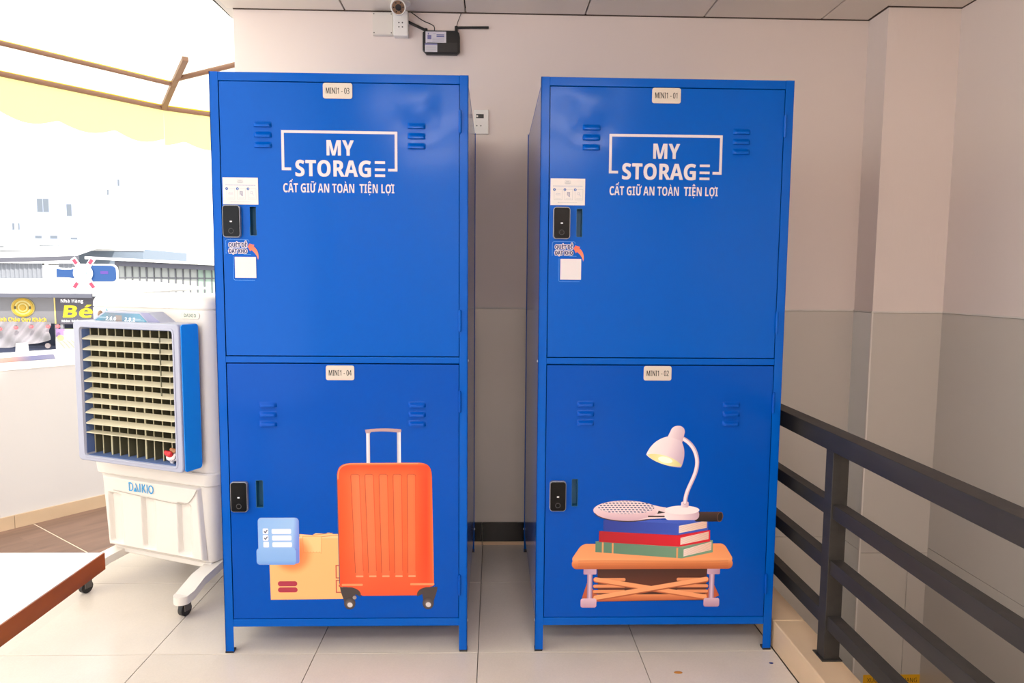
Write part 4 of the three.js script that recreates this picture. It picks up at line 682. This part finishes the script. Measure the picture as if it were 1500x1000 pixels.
// ------------------------------------------------------------------ awning over the balcony
{
  const p3 = (s, off, y) => { const [x, z] = par(s, off); return [x, y, z]; };
  const t = group('balcony_awning', 'yellow fabric awning on brown tube frame with scalloped valance, over the balcony', 'awning', [0, 0, 0]);
  const hem = phy({ color: new THREE.Color(0.95, 0.78, 0.02), roughness: 0.8 }), brown = std({ color: '#86624e', roughness: 0.45 }), cloth = phy({ color: new THREE.Color(0.97, 0.95, 0.8), transmission: 0.55, thickness: 0, roughness: 1 }), cloth2 = phy({ color: new THREE.Color(0.92, 0.84, 0.33), transmission: 0.42, thickness: 0, roughness: 1 });
  const C1 = p3(1.234, 0.5, 2.555), C2 = [C1[0] + 0.83 * 1.9, 2.555, C1[2] - 0.56 * 1.9], A1 = p3(1.15, 0.2, 2.648), A2 = p3(1.06, -0.12, 2.735);
  const inner = [-0.35, 3.12, -1.0];
  const quad = (a, b, c, d) => { const g = new THREE.BufferGeometry(); g.setAttribute('position', new THREE.Float32BufferAttribute([...a, ...b, ...c, ...a, ...c, ...d], 3)); g.setAttribute('uv', new THREE.Float32BufferAttribute([0, 0, 1, 0, 1, 1, 0, 0, 1, 1, 0, 1], 2)); g.computeVertexNormals(); return g; };
  const up = (p, k = 0.02) => [p[0], p[1] + k, p[2]];
  add('canopy', merge([quad(up(p3(-4, 0.5, 2.555)), up(C1), up(A1), up(p3(-4, 0.2, 2.648))), quad(up(p3(-4, 0.2, 2.648)), up(A1), up([-0.36, 3.1, -0.9]), up(p3(-4, -2.6, 3.3)))]), cloth, t);
  add('canopy', quad(up(C1), up(C2), [0.35, 3.05, -2.0], up(A1)), cloth, t); add('canopy', quad(up(A1), [0.35, 3.05, -2.0], [0.35, 3.1, -1.0], up([-0.36, 3.1, -0.9])), cloth, t);
  // valance hanging from the front tube, scalloped and softly pleated
  const val = (a, b, phase) => { const L = Math.hypot(b[0] - a[0], b[2] - a[2]), n = Math.round(L / 0.02), pos = [], uv = [], idx = [], nx = -(b[2] - a[2]) / L, nz = (b[0] - a[0]) / L;
    for (let i = 0; i <= n; i++) { const u = i / n, s = u * L + phase, dip = 0.2 + 0.045 * Math.abs(Math.sin(s * Math.PI / 0.33)); for (let j = 0; j <= 8; j++) { const v = j / 8, w = 0.012 * v * Math.sin(s * 9 + 2 * Math.sin(s * 3)); pos.push(a[0] + (b[0] - a[0]) * u + nx * w, a[1] + (b[1] - a[1]) * u - 0.012 - v * dip, a[2] + (b[2] - a[2]) * u + nz * w); uv.push(u, v); } }
    for (let i = 0; i < n; i++) for (let j = 0; j < 8; j++) { const k = i * 9 + j; idx.push(k, k + 1, k + 9, k + 9, k + 1, k + 10); }
    const g = new THREE.BufferGeometry(); g.setAttribute('position', new THREE.Float32BufferAttribute(pos, 3)); g.setAttribute('uv', new THREE.Float32BufferAttribute(uv, 2)); g.setIndex(idx); g.computeVertexNormals(); return g; };
  add('valance', val(p3(-4, 0.5, 2.57), [C1[0], 2.555, C1[2]], 0.05), cloth2, t); add('valance', val(C1, C2, 0.2), cloth2, t);
  const round = (a, b, r = 0.016) => tube([a, [(a[0] + b[0]) / 2, (a[1] + b[1]) / 2, (a[2] + b[2]) / 2], b], r, 8, 10);
  add('tube', round(p3(-4, 0.5, 2.57), C1), brown, t); add('tube', round(C1, C2), brown, t); add('tube', round(p3(-4, 0.2, 2.66), A1, 0.014), brown, t); add('tube', round(p3(1.13, 0.13, 2.668), [-0.62, 2.72, -2.06], 0.017), brown, t);
  const lift = (p, k) => [p[0] + PN[0] * 0.006, p[1] + k, p[2] + PN[1] * 0.006];
  add('hem', round(lift(p3(-4, 0.5, 2.57), 0.022), lift(C1, 0.022), 0.011), hem, t); add('hem', round(lift(C1, 0.022), lift(C2, 0.022), 0.011), hem, t); add('hem', round(lift(p3(-4, 0.2, 2.66), 0.017), lift(A1, 0.017), 0.006), hem, t);
  add('arm', bar(C1, A1, 0.035, 0.03), brown, t); add('arm', bar(A1, A2, 0.035, 0.03), brown, t);
}
tag(add('overhead_cable', tube([[-0.7, 3.0, -1.42], [-0.504, 2.86, -1.4], [-0.395, 2.765, -1.4], [-0.33, 2.74, -1.36], [-0.26, 2.735, -1.26]], 0.009, 30, 6), std({ color: '#2e2b29', roughness: 0.7 })), 'thin grey cable running from the awning down to the end of the wall', 'cable');
{ const tx = canvas(512, 32, (g) => { const l = g.createLinearGradient(0, 0, 512, 0); [['#7f8a92', 0], ['#6f93a6', 0.22], ['#2f86b8', 0.3], ['#9a7474', 0.4], ['#a57a70', 0.62], ['#73739c', 0.8], ['#8483a2', 1]].forEach(([c, u]) => l.addColorStop(u, c)); g.fillStyle = l; g.fillRect(0, 0, 512, 32); });  // street colours painted as a reflection in the glazed coping
  const g = new THREE.BoxGeometry(0.56, 0.002, 0.034); const m = tag(add('painted_reflection', g, std({ map: tx, roughness: 0.4 })), 'pale blue and pink strip painted in place of a reflection in the sloping top of the white parapet', 'strip');
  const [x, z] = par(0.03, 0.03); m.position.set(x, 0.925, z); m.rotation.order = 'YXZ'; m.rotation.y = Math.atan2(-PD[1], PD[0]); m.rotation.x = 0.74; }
tag(add('tapered_stand', at(new THREE.LatheGeometry([[0.0, 0], [0.1, 0], [0.1, 0.02], [0.075, 0.05], [0.05, 0.2], [0.042, 0.3], [0.0, 0.3]].map(([x, y]) => new THREE.Vector2(x, y)), 28), 0, 0, 0), M.white), 'white tapered stand on a pillar just beyond the parapet', 'stand').position.set(-3.02, 0.51, -3.5);
add('pillar', B(-3.16, -2.88, -3.4, 0.51, -3.64, -3.36, 0.01), M.whiteWall, structure('pillar'));

// ------------------------------------------------------------------ across the street
add('street_slab', B(-60, 30, -3.6, -3.4, -60, -1.9), std({ color: '#b9b6b0', roughness: 0.9 }), structure('street'));
{ // restaurant: dark front under a flat white canopy
  const t = group('restaurant_front', 'open dark restaurant front under a flat white canopy across the street', 'restaurant', [-9, -3.4, -13]);
  const navy = std({ color: '#262c44', roughness: 0.7 });
  add('back_wall', B(-4, 3.6, 0, 4.3, -1.6, -1.5), navy, t); add('counter', B(-2.6, 0.3, 0, 3.2, -0.7, -0.6), navy, t);
  add('canopy_roof', (() => { const s = shapeOf([[-4, 4.36], [1.3, 4.36], [3.1, 4.52], [3.1, 4.55], [2.0, 4.66], [0.6, 4.74], [-4, 4.72]]); return ext(s, 1.8, 0.01).translate(0, 0, -1.5); })(), M.white, t);
  add('fascia', B(-4, 1.32, 4.33, 4.42, 0.3, 0.34, 0.004), std({ color: '#4e4e59', roughness: 0.5 }), t);
  for (const x of [0.3, 0.42, -2.8]) add('post', B(x, x + 0.06, 0, 4.34, -0.05, 0.01, 0.004), std({ color: '#9a9a9e', roughness: 0.4, metalness: 0.5 }), t);
  add('ventilator', at(cyl(0.06, 0.06, 0.03, 18), -0.25, 3.2, -0.59, Math.PI / 2), std({ color: '#b9a9a9', roughness: 0.4 }), t);
}
{ const t = group('sign_board', 'grey sign board with round yellow emblem and yellow greeting in Vietnamese', 'sign', [-9.6, 0.64, -12.97]);
  add('board', B(-1.0, 0.95, -0.29, 0.29, -0.03, 0, 0.005), std({ color: '#6f6d70', roughness: 0.6 }), t);
  const e = add('emblem', at(cyl(0.252, 0.252, 0.02, 48).scale(1, 1, 0.84), 0.255, 0.06, 0.012, Math.PI / 2), std({ color: '#b9aa62', roughness: 0.4 }), t);
  const gold = std({ color: '#a8860c', roughness: 0.4 });
  for (const [r, w] of [[0.21, 0.03], [0.125, 0.014]]) add('ring', new THREE.TorusGeometry(r, w, 8, 48).scale(1, 0.86, 0.3).translate(0.255, 0.06, 0.026), gold, e);
  add('centre', at(new THREE.SphereGeometry(0.075, 20, 12).scale(1, 0.9, 0.25), 0.255, 0.06, 0.024), gold, e); for (const x of [0.09, 0.42]) add('mark', B(x - 0.02, x + 0.02, 0.03, 0.09, 0.022, 0.03), std({ color: '#3d3608', roughness: 0.5 }), e);
  const m = add('lettering', new THREE.PlaneGeometry(1.12, 0.19), print(canvas(1040, 160, (g) => { g.fillStyle = '#e0b400'; fitText(g, 'Kính Chào Quý Khách', 10, 1030, 112, 74); })), t); m.position.set(0.2, -0.21, 0.004);
  add('edge_trim', B(0.925, 0.955, -0.29, 0.29, 0, 0.008), std({ color: '#c2b06a', roughness: 0.6 }), t);
}
{ const t = group('sign_board', 'dark sign board with a big yellow letter B and white lines of text', 'sign', [-8.0, 0.64, -12.96]);
  add('board', B(-0.64, 1.1, -0.3, 0.3, -0.03, 0, 0.005), std({ color: '#48454f', roughness: 0.6 }), t);
  const m = add('lettering', new THREE.PlaneGeometry(1.5, 0.54), print(canvas(1500, 540, (g) => {
    g.fillStyle = '#f6f3f6'; fitText(g, 'Nhà Hàng', 40, 540, 92, 72); fitText(g, 'Món Miền Trung', 40, 760, 522, 44);
    g.strokeStyle = '#8a7c12'; g.lineWidth = 12; g.fillStyle = '#f0cf00'; g.save(); g.transform(1, 0, -0.16, 1, 90, 0); g.font = `bold 380px ${FONT}`; g.translate(10, 418); g.scale(1.5, 0.96); g.strokeText('Bé', 0, 0); g.fillText('Bé', 0, 0); g.restore();
  })), t); m.position.set(0.18, 0.0, 0.004);
}
for (const [k, [x, y]] of [[-9.673, 0.242], [-9.331, 0.275], [-9.003, 0.3], [-8.646, 0.305], [-8.438, 0.311]].entries()) {
  const t = group('red_lantern', ['leftmost red glowing lantern in the string under the grey sign', 'second red glowing lantern from the left under the grey sign', 'middle red glowing lantern in the string under the signs', 'fourth red glowing lantern, below the gap between the two signs', 'rightmost red glowing lantern, below the dark sign'][k], 'lantern', [x, y, -12.68], 0, 'string of red lanterns under the restaurant signs');
  add('shade', new THREE.SphereGeometry(0.045, 16, 12).scale(1, 0.85, 1), std({ color: '#b81f2e', emissive: new THREE.Color(1, 0.35, 0.34), emissiveIntensity: 0.7, roughness: 0.5 }), t); add('cap', at(cyl(0.02, 0.024, 0.02, 12), 0, 0.042, 0), M.plasticGrey, t);
  const l = new THREE.PointLight(new THREE.Color(1, 0.4, 0.35), 0.03); l.position.set(x, y - 0.02, -12.6); scene.add(l);
}
{ // tarpaulin sagging below the sign
  const g = sheet(lines(-1.2, 0.0, 70), lines(0, 1, 24), (x, v) => 0.05 * Math.sin(x * 9 + v * 5) * (1 - v) + 0.03 * Math.sin(x * 21 - v * 9)), p = g.attributes.position;
  for (let i = 0; i < p.count; i++) { const x = p.getX(i), v = p.getY(i), bottom = -0.55 + 0.16 * sm(-0.7, 0, x) + 0.03 * Math.sin(x * 8); p.setY(i, bottom * (1 - v)); } g.computeVertexNormals();
  tag(add('tarpaulin', g, std({ color: '#807c80', roughness: 0.6 })), 'grey white tarpaulin hanging in folds below the grey sign board', 'tarpaulin').position.set(-8.68, 0.4, -12.8); }
tag(add('poster', plate(0.9, 0.52, 0.01, 0.004, 0, 0, 0), std({ map: canvas(360, 208, (g) => { const r = (a, b, c, d, f) => { g.fillStyle = f; g.fillRect(a, b, c, d); }; r(0, 0, 360, 208, '#c9cf9a'); r(0, 0, 80, 70, '#8a6f9a'); r(70, 20, 290, 90, '#d9e0a0'); g.fillStyle = '#e2c36a'; g.beginPath(); g.ellipse(40, 80, 30, 26, 0, 0, 7); g.fill(); r(30, 110, 330, 98, '#b7ac8c'); g.strokeStyle = '#7b7a72'; g.lineWidth = 8; for (let i = 0; i < 4; i++) { g.beginPath(); g.moveTo(10 + i * 40, 100); g.quadraticCurveTo(60 + i * 40, 140, 90 + i * 46, 208); g.stroke(); } }), roughness: 0.5 })), 'faded green and violet poster board below the dark sign', 'poster').position.set(-8.17, -0.02, -12.9);

{ // bottle-shaped sign with a round plate and crossed paddles
  const t = group('bottle_sign', 'blue bottle-shaped sign with a white disc and four red and white paddles on the canopy', 'sign', [-7.78, 1.458, -12.65]); t.scale.setScalar(1.024);
  const blue = std({ color: '#0b3b70', roughness: 0.4 }), red = std({ color: '#b32c45', roughness: 0.4 });
  const bottle = (k) => { const s = new THREE.Shape(); s.moveTo(-0.57 - k, 0.09 + k); s.lineTo(-0.4, 0.075 + k); s.quadraticCurveTo(-0.2, 0.07 + k, 0.1, 0.17 + k); s.lineTo(0.56, 0.165 + k); s.quadraticCurveTo(0.66 + k, 0.15 + k, 0.655 + k, 0.06); s.lineTo(0.655 + k, -0.09); s.quadraticCurveTo(0.65 + k, -0.16 - k, 0.55, -0.165 - k); s.lineTo(0.1, -0.17 - k); s.quadraticCurveTo(-0.2, -0.09 - k, -0.4, -0.085 - k); s.lineTo(-0.57 - k, -0.085 - k); s.closePath(); return s; };
  add('outline', ext(bottle(0.03), 0.03, 0.004), M.white, t); add('bottle', ext(bottle(0), 0.02, 0.003).translate(0, 0, 0.03), blue, t);
  add('cap_block', B(0.34, 0.5, -0.01, 0.05, 0.05, 0.053), std({ color: '#4a2f7c', roughness: 0.5 }), t);
  for (const [a, l0] of [[0.98, 1], [2.16, 1], [-0.98, 1.05], [-2.16, 1.05]]) { const p = add('paddle', at(B(0.12, 0.38 * l0, -0.055, 0.055, 0.052, 0.07, 0.006), 0, 0, 0, 0, 0, a), M.white, t); add('paddle_stripe', at(B(0.235, 0.345 * l0, -0.036, 0.036, 0.071, 0.076), 0, 0, 0, 0, 0, a), red, p); }
  add('disc', at(cyl(0.195, 0.195, 0.03, 48), 0, 0, 0.085, Math.PI / 2), M.white, t);
  for (const x of [-0.07, 0, 0.08]) add('mark', B(x - 0.012, x + 0.012, -0.03, 0.04, 0.1, 0.103), std({ color: '#7f9a94', roughness: 0.5 }), t);
  add('stand', merge([B(-0.12, -0.09, -0.145, -0.05, -0.3, 0), B(0.09, 0.12, -0.148, -0.05, -0.3, 0)]), M.plasticGrey, t);
}
{ const t = group('display_stand', 'small white open stand standing left of the blue bottle sign', 'stand', [-8.72, 1.36, -12.9]); t.scale.setScalar(1.04);
  add('post', B(-0.1, -0.06, -0.02, 0.3, -0.02, 0.02), M.white, t); add('post', B(0.02, 0.2, -0.02, 0.28, -0.02, 0.02), M.white, t); add('bar', B(-0.1, 0.2, 0.26, 0.3, -0.02, 0.02), M.white, t); add('infill', B(-0.06, 0.02, 0.0, 0.26, -0.015, -0.005), std({ color: '#aeb2b8', roughness: 0.5 }), t); }
{ // long corrugated shed, left
  const t = group('corrugated_shed', 'long grey corrugated metal shed behind the canopy, with a white roof', 'shed', [-11, -3.4, -17]);
  const tin = std({ color: '#8c8e94', roughness: 0.5, metalness: 0.3 });
  add('corrugated_wall', (() => { const g = sheet(lines(-3.5, 0.72, 300), [0, 5.15], (x) => 0.018 * Math.cos(x * Math.PI * 2 / 0.12)); return g; })(), tin, t);
  add('eave', bar([-3.6, 5.14, 0.15], [0.6, 5.3, 0.15], 0.1, 0.12), std({ color: '#55545d', roughness: 0.5 }), t);
  add('roof', (() => { const g = new THREE.BufferGeometry(); g.setAttribute('position', new THREE.Float32BufferAttribute([-3.6, 5.22, 0.2, 0.6, 5.36, 0.2, 0.6, 5.86, -1.85, -3.6, 5.22, 0.2, 0.6, 5.86, -1.85, -3.6, 5.8, -1.85], 3)); g.setAttribute('uv', new THREE.Float32BufferAttribute(new Float32Array(12), 2)); g.computeVertexNormals(); return g; })(), M.white, t);
  for (const [x, z, l] of [[-3.2, -1.25, 0.9], [-2.5, -0.75, 1.5], [-1.4, -1.4, 0.7]]) add('skylight', B(x, x + l, 5.30 - z * 0.28, 5.325 - z * 0.28, z - 0.12, z + 0.12), std({ color: '#8d9196', roughness: 0.5 }), t);
  add('vent', at(cyl(0.09, 0.11, 0.22, 14), -0.35, 5.6, -0.9), std({ color: '#9a9ba2', roughness: 0.4 }), t);
}
{ // glazed shed, right
  const t = group('glazed_shed', 'pale glazed shed with dark mullions and a grey eave, right of the bottle sign', 'shed', [-8, -3.4, -17]);
  const pane = phy({ color: '#b9bbb5', roughness: 0.15 }), green = phy({ color: '#a9c0ae', roughness: 0.15 }), mull = std({ color: '#6f6f74', roughness: 0.5 });
  const W = 0.198; for (let k = -1; k < 15; k++) { const x = -1.22 + k * W; for (const [y0, y1] of [[3.2, 4.76], [4.79, 5.22]]) add('pane', B(x + 0.014, x + W - 0.014, y0, y1, -0.02, 0, 0), k > 9 ? green : pane, t); add('mullion', B(x - (k % 4 === 3 ? 0.024 : 0.014), x + 0.014, 3.2, 5.24, -0.03, 0.03), mull, t); }
  add('transom', B(-1.5, 1.8, 4.76, 4.79, -0.03, 0.02), mull, t);
  add('eave', bar([-1.35, 5.16, 0.2], [2.2, 5.02, 0.2], 0.16, 0.13), std({ color: '#5f5e6a', roughness: 0.5 }), t);
  add('roof', bar([-2.05, 5.3, 0.1], [2.4, 5.12, 0.1], 0.7, 0.07), M.white, t); add('wall', B(-1.5, 2.4, 0, 3.2, -0.1, 0), M.whiteWall, t);
}
{ const t = group('flat_roofed_hall', 'blue-grey flat-roofed hall rising behind the glazed shed', 'building', [-10.7, -3.4, -19]);
  const c = std({ color: '#77828f', roughness: 0.6 }); add('wall', (() => { const s = shapeOf([[-1.15, 0], [1.0, 0], [1.0, 5.64], [-0.9, 5.6], [-1.15, 5.3]]); return ext(s, 3, 0.01).translate(0, 0, -3); })(), c, t); add('roof_edge', B(-0.95, 1.02, 5.58, 5.64, -0.02, 0.03), M.white, t); }
{ // tall white block far behind
  const t = group('white_block', 'tall white building with small windows far behind the sheds', 'building', [-22, -3.4, -32]);
  const w = std({ color: '#f3f2ef', roughness: 0.8 }), glass = phy({ color: '#5f666f', roughness: 0.1 }), fr = std({ color: '#8e95a8', roughness: 0.5 });
  add('wall', B(-12, 3.0, 0, 16, -8, 0), w, t); add('wing', B(3.0, 14, 0, 15, -9, -1.5), w, t);
  const win = (x0, x1, y0, y1, z = 0) => { const f = add('window', B(x0, x1, y0 + 3.4, y1 + 3.4, z - 0.05, z + 0.04, 0.01), fr, t); const m = (x0 + x1) / 2; for (const [a, b] of x1 - x0 > 0.45 ? [[x0 + 0.05, m - 0.02], [m + 0.02, x1 - 0.05]] : [[x0 + 0.04, x1 - 0.04]]) add('pane', B(a, b, y0 + 3.45, y1 + 3.35, z + 0.03, z + 0.05), glass, f); };
  win(0.79, 1.43, 4.47, 5.19); win(2.2, 2.5, 4.29, 4.94); win(0.63, 1.01, 3.2, 3.41); win(1.35, 1.76, 3.19, 3.42); win(2.33, 2.71, 3.17, 3.33); win(-0.43, -0.27, 3.6, 4.0); win(-0.15, -0.02, 3.6, 4.0); win(3.35, 3.5, 5.5, 5.84, -1.5); win(3.9, 4.05, 5.95, 6.35, -1.5);
  add('ledge', bar([0.6, 7.33, 0.06], [2.8, 7.1, 0.06], 0.1, 0.05), std({ color: '#c4c6ca', roughness: 0.6 }), t); add('ledge', B(-0.5, -0.02, 7.55, 7.7, 0, 0.08), std({ color: '#b7bcc4', roughness: 0.6 }), t); add('railing', B(-0.45, 0.0, 6.25, 6.38, 0.1, 0.14), fr, t);
}
renderer.render(scene, camera);
